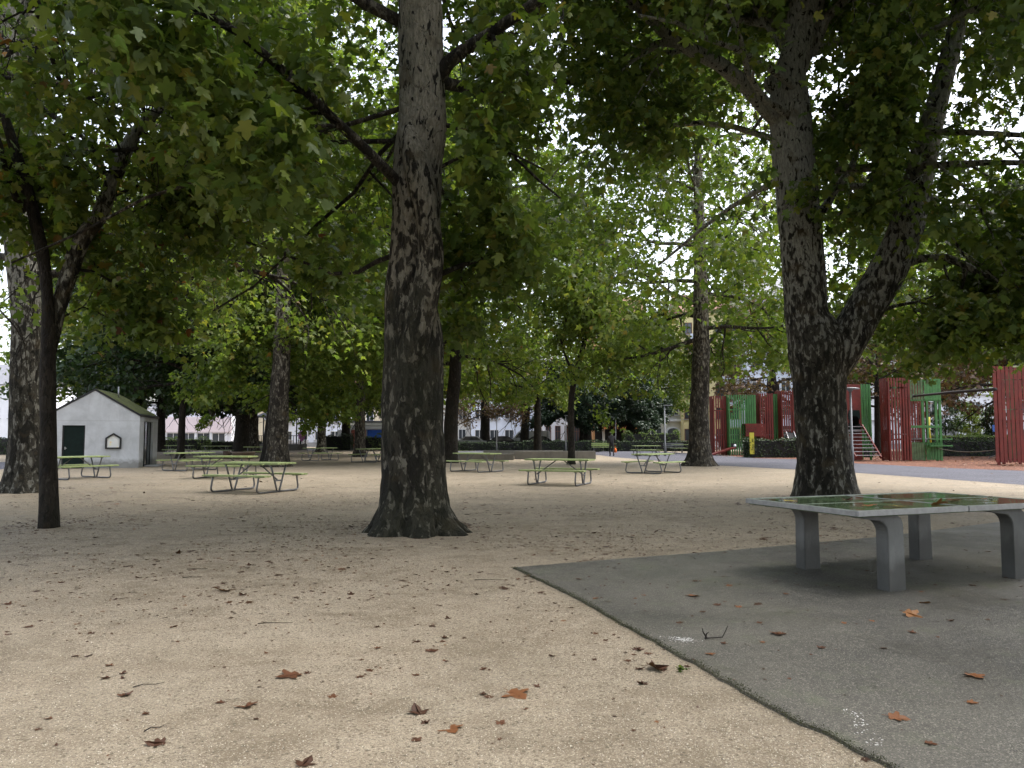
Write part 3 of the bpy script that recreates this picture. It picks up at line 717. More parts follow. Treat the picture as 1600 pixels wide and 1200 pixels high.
place('h', 432, 728, 36.5, 33, 'tall plane tree with pale patched trunk behind the nearest picnic table on the left', 'bark_plane_pale', 22, (.15, 0), .4, seed=3.)
place('h', 416, 724, 40.5, 17, 'dark slim leaning trunk close against the pale patched plane tree', 'bark_dark', 18, (.9, 0), 2.2, seed=5., sc=.9)
place('c', 1092, 727, 37.5, 33, 'tall plane tree at the grey path edge, left of the red and green towers', 'bark_plane_pale', 23, (.2, 0), .9, seed=8., flare=.9)
place('a', 703, 722, 42., 23, 'dark plane trunk half hidden behind the thick old tree in the middle', 'bark_dark', 22, (.3, 0), 3.3, seed=9.)
def young_tree():
    d = 39.5; root = Vector((at(893, 725, d).x, d, 0)); mb = MB()
    kk = []
    for px, py, r in ((893, 727, 6.2), (893, 700, 5.4), (892, 660, 5.), (893, 620, 4.8), (898, 590, 4.6), (906, 560, 4.2), (913, 535, 3.6), (918, 500, 3.), (914, 440, 2.), (918, 380, 1.)):
        q = at(px, py, d) - root; kk.append((q.x, q.y, q.z, r * d / F))
    kk[0] = (0, 0, -.05, kk[0][3]); trunk_tube(mb, kk, M['bark_dark'], 50, 14, .4, 5, .05, 2.5, .2, 2.)
    sk = Skel(106); L = lambda pts: px_limb(root, pts)
    sk.limb(L([(897, 592, d), (890, 572, d - .2), (880, 548, d - .4), (875, 525, d - .5), (884, 505, d - .6), (888, 470, d - .6)]), .075, .03, 3, 9, 1.6, .45)
    sk.limb([Vector(k[:3]) for k in kk[5:]], .1, .03, 3, 22, 2.0, .2)
    for px, py, y in ((935, 560, d - .8), (925, 600, d - 1.), (945, 575, d + .8), (915, 630, d + .9), (860, 590, d + .9), (965, 590, d)):
        q = at(px, py, y) - root; sk.grow(q, (.5 if px > 893 else -.6, -.1, -.15), 1.5, .02, 2, 3, 0, 1., (0, 7))
    P = sk.leaves(13, .21, 77, lambda P: ~((np.abs(P[:, 0] - .05) < .30) & (P[:, 1] < .1) & (P[:, 2] < 5.2)), .2)
    sk.wood(mb, M['bark_dark'], .006)
    tree_obj('young_tree', 'young thin tree with a bent forked stem in front of the low concrete wall', root, mb.mesh('trunk'), leaf_mesh('crown', *P[:4], LEAF_B, P[4], 'leaf_plane_light'))
young_tree()
place('h', 562, 713, 54., 17, 'straight mottled plane trunk in front of the red and blue garage doors', 'bark_plane_pale', 23, (0, 0), 1.9, seed=12.)
place('h', 502, 706, 70., 14, 'straight brown trunk in front of the white house near the bandstand', 'bark_plane', 22, (0, 0), 5., seed=14.)
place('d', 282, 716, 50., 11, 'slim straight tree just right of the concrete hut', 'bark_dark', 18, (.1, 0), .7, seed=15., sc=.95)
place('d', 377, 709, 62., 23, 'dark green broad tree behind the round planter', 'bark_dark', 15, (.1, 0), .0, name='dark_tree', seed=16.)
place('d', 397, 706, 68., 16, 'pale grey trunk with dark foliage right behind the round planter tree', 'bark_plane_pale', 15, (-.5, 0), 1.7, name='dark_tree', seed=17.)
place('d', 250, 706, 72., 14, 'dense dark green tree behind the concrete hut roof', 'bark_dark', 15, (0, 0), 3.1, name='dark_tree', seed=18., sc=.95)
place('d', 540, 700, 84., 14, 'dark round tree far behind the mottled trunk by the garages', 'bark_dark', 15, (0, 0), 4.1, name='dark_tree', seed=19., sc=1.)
place('f', 140, 704, 66., 14, 'light green tree filling the space behind the concrete hut', 'bark_plane', 18, (0, 0), .5, seed=21.)
place('f', 640, 702, 78., 14, 'light green tree hidden behind the thick old trunk', 'bark_plane', 18, (0, 0), 3.5, seed=23.)
place('b', 625, 706, 58., 14, 'yellow green plane tree rising behind the thick old trunk', 'bark_plane', 20, (0, 0), 4.4, seed=24.)
place('y', 915, 700, 80., 20, 'dark drooping evergreen tree behind the walking person', 'bark_dark', 9, (0, 0), 0., name='evergreen_tree', seed=25.)
place('y', 985, 700, 86., 12, 'smaller dark evergreen tree beside the orange fronted building', 'bark_dark', 8, (0, 0), 2., name='evergreen_tree', seed=26., sc=.85)
place('r', 758, 695, 88., 16, 'bare branched tree with rusty leaves behind the clipped hedge, left one of two', 'bark_dark', 9, (0, 0), 0., name='rusty_tree', seed=27.)
place('r', 819, 695, 84., 14, 'bare branched tree with rusty leaves in front of the parked white van', 'bark_dark', 9, (.4, 0), 1.3, name='rusty_tree', seed=28.)
place('r', 1210, 706, 66., 24, 'black trunked tree with rusty leaves behind the red and green towers', 'bark_dark', 11, (0, 0), 2.6, name='rusty_tree', seed=29., sc=1.2)
place('r', 1372, 705, 66., 10, 'thin dark trunk with rust coloured leaves behind the middle play tower', 'bark_dark', 11, (.1, 0), 3.6, name='rusty_tree', seed=30., sc=1.1)
place('r', 1590, 716, 50., 22, 'thick black trunk with rust coloured leaves behind the tall red slatted panel', 'bark_dark', 11, (-.2, 0), 5.2, name='rusty_tree', seed=31., sc=1.1)
place('f', 1012, 700, 92., 9, 'slim far tree in front of the arched house door', 'bark_dark', 18, (0, 0), 1.2, seed=32., sc=.8)
place('c', 840, 704, 62., 12, 'tall plane tree behind the low concrete wall', 'bark_dark', 22, (0, 0), 2.9, seed=34., sc=.9)
place('l', 431, 724, 39.5, 10, 'low lime green tree whose thin trunk hides behind the pale patched plane', 'bark_dark', 6., (.1, 0), .6, name='young_tree', seed=41.)
for x_, y_, v_, rz_, lab in ((-9.5, -8., 'a', .8, 'unseen plane tree added behind the viewpoint to shade the left of the gravel'), (8.5, -10., 'c', 2.1, 'unseen plane tree added behind the viewpoint to shade the grey pad'), (16.5, 5.5, 'a', 4.2, 'plane tree beside the table beyond the right border')):  # the two behind the camera are unseen, added to shade the foreground
    me, w = CV[v_]; w2 = MB(); cs, sn = math.cos(rz_), math.sin(rz_)
    w2.v = [(v[0] * cs - v[1] * sn, v[0] * sn + v[1] * cs, v[2]) for v in w.v]; w2.f = w.f; w2.mi = w.mi; w2.sm = w.sm; w2.mats = w.mats
    t = empty('plane_tree', (x_, y_, 0), 0., lab, 'tree', GRP)  # the two behind the camera are added, unseen shade trees
    link('trunk', mid_trunk([(0, 0, -.05, .5), (0, 0, 1., .44), (0, 0, 6., .36), (0, 0, 12., .24), (0, 0, 20., .05)], 'bark_plane', w2, seed=x_), t)
    c = link('crown', me, t); c.rotation_euler[2] = rz_
place('f', 1440, 702, 74., 12, 'tall light green tree behind the middle play structure', 'bark_dark', 20, (0, 0), 3.9, seed=54., sc=1.15)
place('b', 1660, 706, 56., 14, 'tall green tree beyond the right border behind the hedges', 'bark_plane', 20, (0, 0), 3.1, seed=55.)
# ------------------------------------------------------------------ ground sheets
def sheet(name, pts, z, mat, kind='structure', sub=None):
    mb = MB(); mb.add([(x, y, z) for x, y in pts], [tuple(range(len(pts)))], mat)
    o = mb.build(name); o['kind'] = kind; return o
def gp(px, py): v = gnd(px, py); return (v.x, v.y)
sheet('ground', [(-900, -300), (900, -300), (900, 1500), (-900, 1500)], 0., 'gravel')
# grey path crossing behind the gravel (near edge, then far edge)
near = [gp(1720, 771), gp(1600, 758), gp(1480, 749), gp(1340, 739), gp(1210, 732), gp(1125, 727.5), gp(1040, 721), gp(960, 714.5), gp(935, 711)]
far = [gp(655, 706.2), gp(655, 702.5), gp(790, 702.), gp(1000, 704), gp(1120, 711), (at(1180, 700, 51).x, 51), gp(1270, 718), gp(1340, 724), gp(1480, 731), gp(1600, 735.5), gp(1720, 741)]
sheet('path', near + far, .004, 'path_asphalt')
sheet('mulch', [gp(1110, 709), gp(1180, 716), gp(1270, 718.3), gp(1340, 724.3), gp(1480, 731.3), gp(1600, 735.8), gp(1760, 743), (52, 34), (60, 74), (at(1100, 700, 74).x, 74)], .008, 'bark_mulch')
sheet('road', [(-300, 83), (300, 83), (300, 93), (-300, 93)], .006, 'street_asphalt')
sheet('path', [gp(-60, 742), gp(20, 731), gp(22, 722), gp(-60, 722)], .004, 'path_asphalt')
sheet('grass_strip', [gp(712, 705.2), gp(745, 704.5), gp(712, 701.5), gp(650, 702)], .012, 'roof_moss')
# asphalt pad, a thin slab with a worn edge
pc = [gp(803, 889), gp(905, 938), gp(1000, 993), gp(1100, 1047), gp(1200, 1107), gp(1290, 1150), gp(1390, 1202), gp(1560, 1330)]
pf = [(9., 1.6), (14., 7.), (14., 15.4), gp(1600, 812), gp(1462, 830), gp(1371, 841), gp(1130, 863), gp(960, 876)]
def pad():
    mb = MB(); rng = random.Random(3); ring = []
    P = [Vector((x, y)) for x, y in pc]
    for a, b in zip(P[:-1], P[1:]):
        n = max(2, int((b - a).length / .05)); nrm = Vector((-(b - a).y, (b - a).x)).normalized()
        for i in range(n):
            q = a.lerp(b, i / n); q = q + nrm * (.018 * mnoise.noise(Vector((q.x * 6, q.y * 6, 0))) + .008 * mnoise.noise(Vector((q.x * 25, q.y * 25, 1))))
            ring.append((q.x, q.y))
    ring += [tuple(P[-1])] + pf
    n = len(ring)
    mb.add([(x, y, .018) for x, y in ring] + [(x, y, -.03) for x, y in ring], [tuple(range(n))] + [(i, (i + 1) % n, (i + 1) % n + n, i + n) for i in range(n)], 'pad_asphalt')
    o = mb.build('paved_pad'); o['kind'] = 'structure'
    # moss and fine weeds growing along the edge
    g = np.random.default_rng(8); e = np.array(ring[:len(ring) - len(pf)]); k = 12000
    i = g.integers(0, len(e), k); dist = np.abs(g.normal(0, .014, k)) * (1 + .8 * np.sin(e[i, 1] * 3) + np.clip(5.5 - e[i, 1], 0, 2) * .5)
    nx, ny = .83, .55
    Pp = np.stack([e[i, 0] + nx * dist * .6 - .008 + g.normal(0, .02, k), e[i, 1] + ny * dist * .9 + g.normal(0, .02, k), np.full(k, .018)], 1)
    D = g.normal(0, .6, (k, 3)); D[:, 2] = np.abs(D[:, 2]) * .9 + .1; N = g.normal(0, 1, (k, 3))
    me = leaf_mesh('moss_edge', Pp, D, N, g.uniform(.002, .007, k), LEAF_C, np.clip(g.normal(.5, .25, k), 0, 1), 'moss_green')
    m = link('moss', me); m['kind'] = 'stuff'; m['label'] = 'dark green moss along the edge of the grey pad'; m['category'] = 'moss'
pad()
def puddle(px, py, rx, ry, seed, label):
    c = gnd(px, py, .021); mb = MB(); pts = []
    for i in range(40):
        a = 2 * math.pi * i / 40; k = 1 + .45 * mnoise.noise(Vector((math.cos(a) * 1.7 + seed, math.sin(a) * 1.7, 0))) + .3 * mnoise.noise(Vector((math.cos(a) * 5 + seed, math.sin(a) * 5, 3)))
        pts.append((c.x + math.cos(a) * rx * k, c.y + math.sin(a) * ry * k, .0215))
    mb.add(pts, [tuple(range(40))], 'puddle_water'); o = mb.build('puddle'); tag(o, None, None, None, 'structure')
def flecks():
    # white flecks painted in place of sky glints on the wet pad
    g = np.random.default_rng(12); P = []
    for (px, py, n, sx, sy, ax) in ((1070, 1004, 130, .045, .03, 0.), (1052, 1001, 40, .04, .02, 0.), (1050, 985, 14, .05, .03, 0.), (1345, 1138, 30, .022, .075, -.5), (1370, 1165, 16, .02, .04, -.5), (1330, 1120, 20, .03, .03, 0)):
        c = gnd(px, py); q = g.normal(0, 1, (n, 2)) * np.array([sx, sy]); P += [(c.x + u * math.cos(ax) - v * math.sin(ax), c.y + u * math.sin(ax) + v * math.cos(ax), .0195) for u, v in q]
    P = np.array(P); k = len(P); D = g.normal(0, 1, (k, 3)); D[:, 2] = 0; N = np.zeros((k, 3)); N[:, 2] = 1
    o = link('glint_flecks', leaf_mesh('glint_flecks', P, D, N, g.uniform(.004, .018, k), tmpl([(0, 0), (.3, .25), (1, 0)], 0, 0), g.random(k), 'paint_white')); tag(o, 'white flecks painted as sky glints on the wet grey pad', 'painted glints', None, 'stuff')
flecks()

# ------------------------------------------------------------------ table tennis table
def tennis_table():
    c0 = at(1341, 800.5, 6.82); ang = math.atan2(.37, .93)
    root = Vector((c0.x, c0.y, 0)); t = empty('tennis_table', root, ang, 'grey concrete legged table tennis table with wet green top on the asphalt pad', 'table tennis table')
    L, W, top = 2.74, 1.525, .765
    for i, x0 in enumerate((0., 1.374)):
        mb = MB(); x1 = x0 + 1.366
        mb.box(((x0 + x1) / 2, W / 2, top - .0325), (x1 - x0 - .05, W - .05, .055), 'table_green')
        # white playing lines, a thin raised coat of paint
        zl = top - .003
        mb.box(((x0 + x1) / 2, .045, zl), (x1 - x0 - .06, .012, .004), 'paint_worn'); mb.box(((x0 + x1) / 2, W - .045, zl), (x1 - x0 - .06, .012, .004), 'paint_worn')
        mb.box(((x0 + x1) / 2, W / 2, zl), (x1 - x0 - .06, .004, .0035), 'paint_worn')
        xe = x0 + .045 if i == 0 else x1 - .045
        mb.box((xe, W / 2, zl - .0008), (.012, W - .12, .004), 'paint_worn')
        s = mb.build('tabletop', t)
        r = MB(); h = .05
        r.box(((x0 + x1) / 2, .0125, top - h / 2), (x1 - x0, .025, h), 'steel_rim'); r.box(((x0 + x1) / 2, W - .0125, top - h / 2), (x1 - x0, .025, h), 'steel_rim')
        r.box((x0 + .0125, W / 2, top - h / 2 - .0015), (.025, W - .051, h - .003), 'steel_rim'); r.box((x1 - .0125, W / 2, top - h / 2 - .0015), (.025, W - .051, h - .003), 'steel_rim')
        r.build('rim', s, bevel=.004)
    def leg(x, y):
        # bent slab: arm under the top running back along the table, then down
        w = .195; z1 = top - .064; pts = []
        xr = x + w / 2; xl = x - w / 2; arm = xl - .30
        pts += [(arm, z1), (xr - .10, z1)]
        for i in range(1, 9):
            a = math.pi / 2 * (1 - i / 8); pts.append((xr - .10 + .10 * math.cos(a), z1 - .10 + .10 * math.sin(a)))
        pts += [(xr + .012, 0.01), (xl - .004, 0.01)]
        for i in range(0, 9):
            a = math.pi / 2 * (i / 8); pts.append((xl - .13 + .13 * math.cos(a), z1 - .17 + .13 * math.sin(a)))
        pts.append((arm, z1 - .018))
        mb = MB(); mb.prism(pts, 'y', y - .07, y + .07, 'leg_concrete'); mb.build('leg', t, bevel=.006)
    leg(.545, .17); leg(2.20, .17); leg(.67, 1.36); leg(2.31, 1.36)
    return t, root, ang, top
TT, ttroot, ttang, tttop = tennis_table()
def on_table(x, y, z=.004):
    return Vector((ttroot.x + x * math.cos(ttang) - y * math.sin(ttang), ttroot.y + x * math.sin(ttang) + y * math.cos(ttang), tttop + z))

# ------------------------------------------------------------------ picnic tables
def make_picnic():
    t = empty('picnic_table', (0, 0, 0))
    def boards(y0, y1, n, z, L, th=.042):
        mb = MB(); w = (y1 - y0) / n
        for i in range(n): mb.box((0, y0 + w * (i + .5), z), (L, w - .012, th), 'board_green')
        return mb
    tp = boards(-.375, .375, 5, .735, 1.98); 
    for x in (-.72, .72): tp.box((x, 0, .703), (.07, .70, .02), 'steel_tube')
    tp.build('tabletop', t, bevel=.005)
    for s in (-1, 1):
        b = boards(s * .72 - .135, s * .72 + .135, 2, .435, 1.98)
        for x in (-.72, .72): b.box((x, s * .72, .404), (.07, .25, .018), 'steel_tube')
        b.build('bench_seat', t, bevel=.005)
    for x in (-.72, .72):
        mb = MB(); r = .024
        for s in (-1, 1):
            mb.tube([(x, s * .30, .695), (x, s * .20, .46), (x, s * .075, .12), (x, s * .045, .028)], r, 'steel_tube', 8)
            mb.tube([(x, s * .02, .027), (x, s * .66, .027), (x, s * .745, .035), (x, s * .79, .075), (x, s * .80, .13), (x, s * .745, .38), (x, s * .742, .396)], r, 'steel_tube', 8)
        mb.box((x, 0, .30), (.03, .26, .04), 'steel_tube')
        mb.build('leg_frame', t)
        br = MB(); sx = 1 if x > 0 else -1
        br.tube([(x - sx * .02, 0, .31), (x * .18, 0, .705)], .018, 'steel_tube', 8); br.build('brace', t)
    return t
PT = make_picnic()
PG = 'green picnic tables on the gravel'
tables = [
    (399, 768, -22, 'nearest picnic table on the left, green boards on bent steel tubes'),
    (875, 757, -22, 'picnic table standing sideways in front of the young thin tree and low concrete wall'),
    (1021, 739, 48, 'picnic table seen end on, between the young tree and the tall plane by the path'),
    (745, 737, -38, 'picnic table just right of the thick old trunk, before the low concrete wall'),
    (118, 748, 62, 'picnic table in front of the hut door, partly hidden by the slender dark trunk'),
    (352, 747, -8, 'picnic table directly behind the nearest left table, overlapped by it'),
    (296, 735, 60, 'picnic table between the hut and the nearest left table, seen end on'),
    (500, 719.5, 52, 'picnic table right of the pale patched trunk, in front of the white house'),
    (579, 722, 70, 'picnic table left of the thick old trunk, in front of the garages'),
    (280, 711.5, 5, 'small far picnic table behind the slim tree by the hut'),
    (338, 713, 4, 'far picnic table just left of the round planter'),
    (405, 716, 20, 'far picnic table just right of the round planter'),
    (612, 709.5, 10, 'far picnic table in front of the mottled trunk and garages'),
    (945, 706.2, 5, 'far green picnic table on the path beside the walking person'),
    (1010, 712.5, 8, 'far picnic table on the path behind the end on table'),
    (1068, 708.5, 0, 'farthest picnic table near the lamp post and the clipped hedge'),
]
for i, (px, py, a, lab) in enumerate(tables):
    o = PT if i == 0 else copy_tree(PT)
    g = gnd(px, py); o.location = (g.x, g.y, .004 if i >= 13 else 0.); o.rotation_euler = (0, 0, R(a)); tag(o, lab, 'picnic table', PG)

# ------------------------------------------------------------------ concrete hut
def hut():
    c = gnd(216, 731); a = math.atan2(1.2, 4.4) # front runs left from this corner
    W, D = 3.75, 4.6
    fx = Vector((-math.cos(a), -math.sin(a), 0))
    root = c + fx * (W / 2); rz = math.atan2(math.sin(a), math.cos(a))
    t = empty('concrete_hut', (root.x, root.y, 0), rz, 'small pale concrete hut with pitched mossy roof and dark door', 'hut')
    E, A, T = 2.34, 3.48, .2
    z = lambda x: A - (A - E) * abs(x) / (W / 2)
    w = MB(); dl, dr, dt = -1.27, -.35, 1.92
    # gable wall around the door opening (butted blocks)
    def gable(x0, x1, z0):
        xs = [x0] + ([0] if x0 < 0 < x1 else []) + [x1]
        w.prism([(x0, z0), (x1, z0)] + [(x, z(x)) for x in reversed(xs)], 'y', 0, T, 'hut_concrete')
    gable(-W / 2, dl, 0); gable(dl, dr, dt); gable(dr, W / 2, 0)
    w.prism([(-W / 2, 0), (W / 2, 0), (W / 2, E), (0, A), (-W / 2, E)], 'y', D - T, D, 'hut_concrete')
    # side walls; the right one has a recessed glazed entrance
    w.box((-W / 2 + T / 2, D / 2, E / 2), (T, D - 2 * T, E - .02), 'hut_concrete')
    y0, y1 = 1.05, 3.35
    w.box((W / 2 - T / 2, (T + y0) / 2, E / 2), (T, y0 - T, E - .02), 'hut_concrete'); w.box((W / 2 - T / 2, (y1 + D - T) / 2, E / 2), (T, D - T - y1, E - .02), 'hut_concrete')
    w.box((W / 2 - T / 2, (y0 + y1) / 2, (2.12 + E) / 2), (T, y1 - y0, E - 2.12 - .02), 'hut_concrete')
    w.build('wall', t)
    s = (A - E) / (W / 2); th = .09; ov = .05
    for sx, nm in ((-1, 'metal_black'), (1, 'metal_black')):
        r = MB(); x0, x1 = 0., sx * (W / 2 + ov)
        r.prism([(x0, A + .012), (x1, A + .012 - s * abs(x1)), (x1, A + .012 + th - s * abs(x1)), (x0, A + .012 + th)], 'y', -.03, D + .03, nm)
        ro = r.build('roof', t)
        m = MB(); q0, q1 = sx * .05, sx * (W / 2 - .02); n = 14
        vs = []; fs = []
        for i in range(n + 1):
            for j in range(15):
                x = q0 + (q1 - q0) * i / n; y = .08 + (D - .16) * j / 14
                vs.append((x, y, A + .012 + th - s * abs(x) + .03 + .03 * mnoise.noise(Vector((x * 3, y * 3, 2))) if 0 < i < n and 0 < j < 14 else A + .014 + th - s * abs(x)))
        for i in range(n):
            for j in range(14): fs.append((i * 15 + j, i * 15 + j + 1, (i + 1) * 15 + j + 1, (i + 1) * 15 + j))
        m.add(vs, fs, 'roof_moss', True); m.build('moss_cover', ro)
    d = MB(); d.box(((dl + dr) / 2, .09, dt / 2 - .002), (dr - dl - .004, .05, dt - .008), 'door_dark_green')
    for x in (dl + .03, dr - .03): d.box((x, .055, dt / 2), (.05, .024, dt - .01), 'metal_black')
    do = d.build('door', t); hn = MB(); hn.tube([(dl + .12, .06, .9), (dl + .12, .02, .9), (dl + .20, .02, .9)], .012, 'steel_rim', 8); hn.box((dl + .12, .062, .9), (.04, .006, .12), 'steel_rim'); hn.build('handle', do)
    # pentagon notice case
    n = MB(); cx = .82; o = [(-.33, 0), (.33, 0), (.33, .50), (0, .72), (-.33, .50)]; z0 = .86
    inn = [(-.26, .07), (.26, .07), (.26, .46), (0, .63), (-.26, .46)]
    for i in range(5):
        j = (i + 1) % 5; n.prism([(cx + p[0], z0 + p[1]) for p in (o[i], o[j], inn[j], inn[i])], 'y', -.07, -.001, 'metal_black')
    nb = n.build('notice_case', t)
    p = MB(); p.prism([(cx + a_, z0 + b_) for a_, b_ in inn], 'y', -.025, -.004, 'poster_paper'); p.box((cx + .08, -.029, z0 + .34), (.22, .004, .30), 'poster_paper'); p.build('poster', nb)
    g = MB(); g.box((W / 2 - .13, (y0 + y1) / 2, 1.06), (.02, y1 - y0 - .12, 2.1), 'window_glass')
    gd = g.build('glazed_door', t)
    f = MB()
    for y in (y0 + .03, y0 + .78, y0 + 1.5, y1 - .03): f.box((W / 2 - .13, y, 1.06), (.07, .06, 2.118), 'metal_black')
    f.box((W / 2 - .13, y0 + .40, 1.06), (.05, .60, 2.0), 'metal_black'); f.build('door_frame', gd)
    fl = MB(); fl.box((0, D / 2, .0), (W - 2 * T - .01, D - 2 * T - .01, .06), 'plinth_grey'); fl.build('floor', t)
    st = MB(); st.box((W / 2 + .32, (y0 + y1) / 2, .03), (.6, 2.0, .06), 'plinth_grey'); st.build('step', t, bevel=.01)
    v = MB(); v.tube([(.5, 2.2, A - s * .5), (.5, 2.2, A + .32)], .04, 'steel_rim', 8); v.build('vent_pipe', t)
hut()

# ------------------------------------------------------------------ low walls, planters
def concrete_bench(px0, px1, py, ptop, depth, label):
    a = gnd(px0, py); b = gnd(px1, py); h = CAM_H - (ptop - HOR) / F * a.y
    mb = MB(); mb.box(((a.x + b.x) / 2, a.y + depth / 2, h / 2), (b.x - a.x, depth, h), 'low_wall_concrete')
    o = mb.build('concrete_wall', bevel=.015); tag(o, label, 'low wall')
concrete_bench(803.5, 931, 717.6, 704.8, .5, 'long low weathered concrete wall behind the young thin tree')
concrete_bench(706, 803, 718.8, 709.2, .45, 'darker and lower concrete wall section behind the table by the thick trunk')
concrete_bench(755, 880, 711.5, 703.6, .4, 'thin rear edge of concrete wall just above the low walls')
def planter():
    c = gnd(380, 717); mb = MB(); mb.lathe([(.0, .0), (.62, .0), (.70, .38), (.74, .39), (.74, .46), (.64, .46), (.62, .40), (0, .40)], 'planter_concrete', 36)
    o = mb.build('round_planter', loc=(c.x, c.y, 0)); tag(o, 'round brown concrete planter ring under the dark green tree', 'planter')
    c = gnd(354, 716.5); mb = MB(); mb.lathe([(0, 0), (.19, 0), (.23, .25), (.235, .45), (.20, .48), (.18, .44), (0, .44)], 'barrel_wood', 20)
    o = mb.build('wooden_barrel', loc=(c.x, c.y, 0)); tag(o, 'small dark wooden tub beside the round planter', 'tub')
planter()

# ------------------------------------------------------------------ hedges and shrubs
def hedge(px0, px1, Y, h, depth, label, name='hedge', mat='leaf_hedge', seed=1, rz=0., size=.09, dens=150, rough=.05, cat='hedge', group=None):
    x0 = at(px0, 690, Y).x; x1 = at(px1, 690, Y).x; L = x1 - x0
    t = empty(name, ((x0 + x1) / 2, Y, 0), rz, label, cat, group)
    mb = MB(); n = max(4, int(L / .7)); vs = []; fs = []
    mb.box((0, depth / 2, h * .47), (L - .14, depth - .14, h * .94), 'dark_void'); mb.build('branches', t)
    g = np.random.default_rng(seed); k = int(L * (h * 1 + depth) * dens + depth * h * 2 * dens)
    u = g.random(k); f = g.random(k)
    top = f < depth / (depth + h)
    X = (u - .5) * L; end = g.random(k) < 2 * depth / (L + 2 * depth) * .8
    Y_ = np.where(top, g.random(k) * depth, g.normal(0, .02, k)); Z = np.where(top, h + g.normal(0, .03, k), g.random(k) * h)
    X = np.where(end, np.where(g.random(k) < .5, -L / 2, L / 2), X); Y_ = np.where(end, g.random(k) * depth, Y_); Z = np.where(end, g.random(k) * h, Z)
    bulge = rough * np.sin(X * 2.1 + seed) + rough * np.sin(X * 5.3 + Z * 4)
    P = np.stack([X, Y_ - np.where(top | end, 0, bulge), np.maximum(Z + np.where(top, bulge * .9, 0), .02)], 1)
    D = g.normal(0, 1, (k, 3)); N = g.normal(0, .6, (k, 3)); N[:, 1] -= np.where(top, 0, .9); N[:, 2] += np.where(top, 1., .4)
    link('foliage', leaf_mesh('foliage', P, D, N, size * g.uniform(.7, 1.4, k), LEAF_C, np.clip(g.beta(2, 2.5, k), 0, 1), mat), t)
    return t
hedge(818, 942, 73, .98, 1.2, 'dark clipped hedge behind the low concrete wall, left of the walking person', seed=2)
hedge(655, 818, 77, .82, 1.2, 'lower clipped hedge between the dark trunk and the low wall', seed=3)
hedge(946, 1108, 74, .95, 1.2, 'dark clipped hedge right of the walking person, under the flowering shrubs', seed=4)
hedge(1171, 1255, 51.5, 1.2, 1.6, 'dark boxy hedge in front of the slide and red tunnel', seed=5)
hedge(1462, 1566, 55, 1.12, 1.2, 'dark hedge behind the hanging rope, front row', seed=6)
hedge(1462, 1700, 61, 1.45, 1.2, 'lighter hedge row behind the rope, rear row', seed=7, mat='leaf_shrub')
hedge(1348, 1366, 52, .7, .8, 'short dark hedge piece below the narrow green tower', seed=8)
hedge(-60, 20, 60, 1.3, 1.2, 'dark hedge at the left border behind the flared trunk', seed=9)
hedge(244, 322, 78, 1.15, 1.4, 'loose green shrubs in front of the pink building', seed=10, mat='leaf_shrub', rough=.16, cat='shrubs', name='shrub')
hedge(300, 405, 80, .9, 1., 'dark hedge in front of the pink building windows', seed=11)
hedge(508, 548, 80, 1.5, 1.6, 'round green shrub by the white house wall', seed=12, rough=.2, name='shrub', cat='shrub')
hedge(566, 602, 78, 1.4, 1.6, 'pale green shrub in front of the garages', seed=13, mat='leaf_shrub', rough=.2, name='shrub', cat='shrub')
hedge(975, 1062, 78, 1.75, 1.4, 'flowering shrub with pale blooms behind the clipped hedge', seed=14, mat='leaf_shrub', rough=.22, name='shrub', cat='shrub')

def small_tree(px, Y, h, r, label, mat, seed, z0=.5, col=False):
    x = at(px, 690, Y).x; t = empty('ornamental_tree', (x, Y, 0), 0, label, 'tree')
    sk = Skel(seed)
    for i in range(26):
        f = i / 25; a = i * 2.399; rr = r * (math.sin(math.pi * min(.97, .15 + f * .82)) ** .6)
        sk.grow((0, 0, z0 + (h - z0) * f * .93), (math.cos(a), math.sin(a), .5), rr, .02, 2, 3, .2, 1., (0, 6))
    mb = MB(); trunk_tube(mb, [(0, 0, -.03, .08), (0, 0, h * .4, .05), (0, 0, h * .95, .012)], M['bark_dark'], 12, 8, .3); sk.wood(mb, M['bark_dark'], .012)
    mb.build('trunk', t)
    P = sk.leaves(22, .17, seed, None, .13); link('crown', leaf_mesh('crown', *P[:4], LEAF_B, P[4], mat), t)
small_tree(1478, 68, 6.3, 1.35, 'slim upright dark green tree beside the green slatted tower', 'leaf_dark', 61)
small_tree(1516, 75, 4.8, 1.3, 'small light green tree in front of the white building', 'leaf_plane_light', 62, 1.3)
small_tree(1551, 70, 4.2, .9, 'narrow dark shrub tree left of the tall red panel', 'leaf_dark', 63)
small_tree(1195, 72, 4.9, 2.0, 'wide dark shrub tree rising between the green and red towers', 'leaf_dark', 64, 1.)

# ------------------------------------------------------------------ playground
def slats(w, h, m, slat=.11, gap=.065, z0=0., th=.028, holes=(), rails=(.25, .75), axis='x', seed=0):
    # slatted panel in the local xz plane, centred on x; holes: (x0, x1, z0, z1)
    mb = MB(); n = max(1, int(round(w / (slat + gap)))); p = w / n; rng = random.Random(seed)
    for i in range(n):
        x0 = -w / 2 + i * p; xc = x0 + p / 2; segs = [(z0, z0 + h)]
        for hx0, hx1, hz0, hz1 in holes:
            if hx0 < xc < hx1:
                ns = []
                for a, b in segs:
                    if hz0 > a: ns.append((a, min(b, hz0)))
                    if hz1 < b: ns.append((max(a, hz1), b))
                segs = ns
        for a, b in segs:
            if b - a > .03: mb.box((xc, 0, (a + b) / 2 + rng.uniform(-.006, .006)), (p - gap, th, b - a), m)
    for rr in rails:
        zz = z0 + h * rr; mb.box((0, .042, zz), (w, .05, .09), m)
    return mb
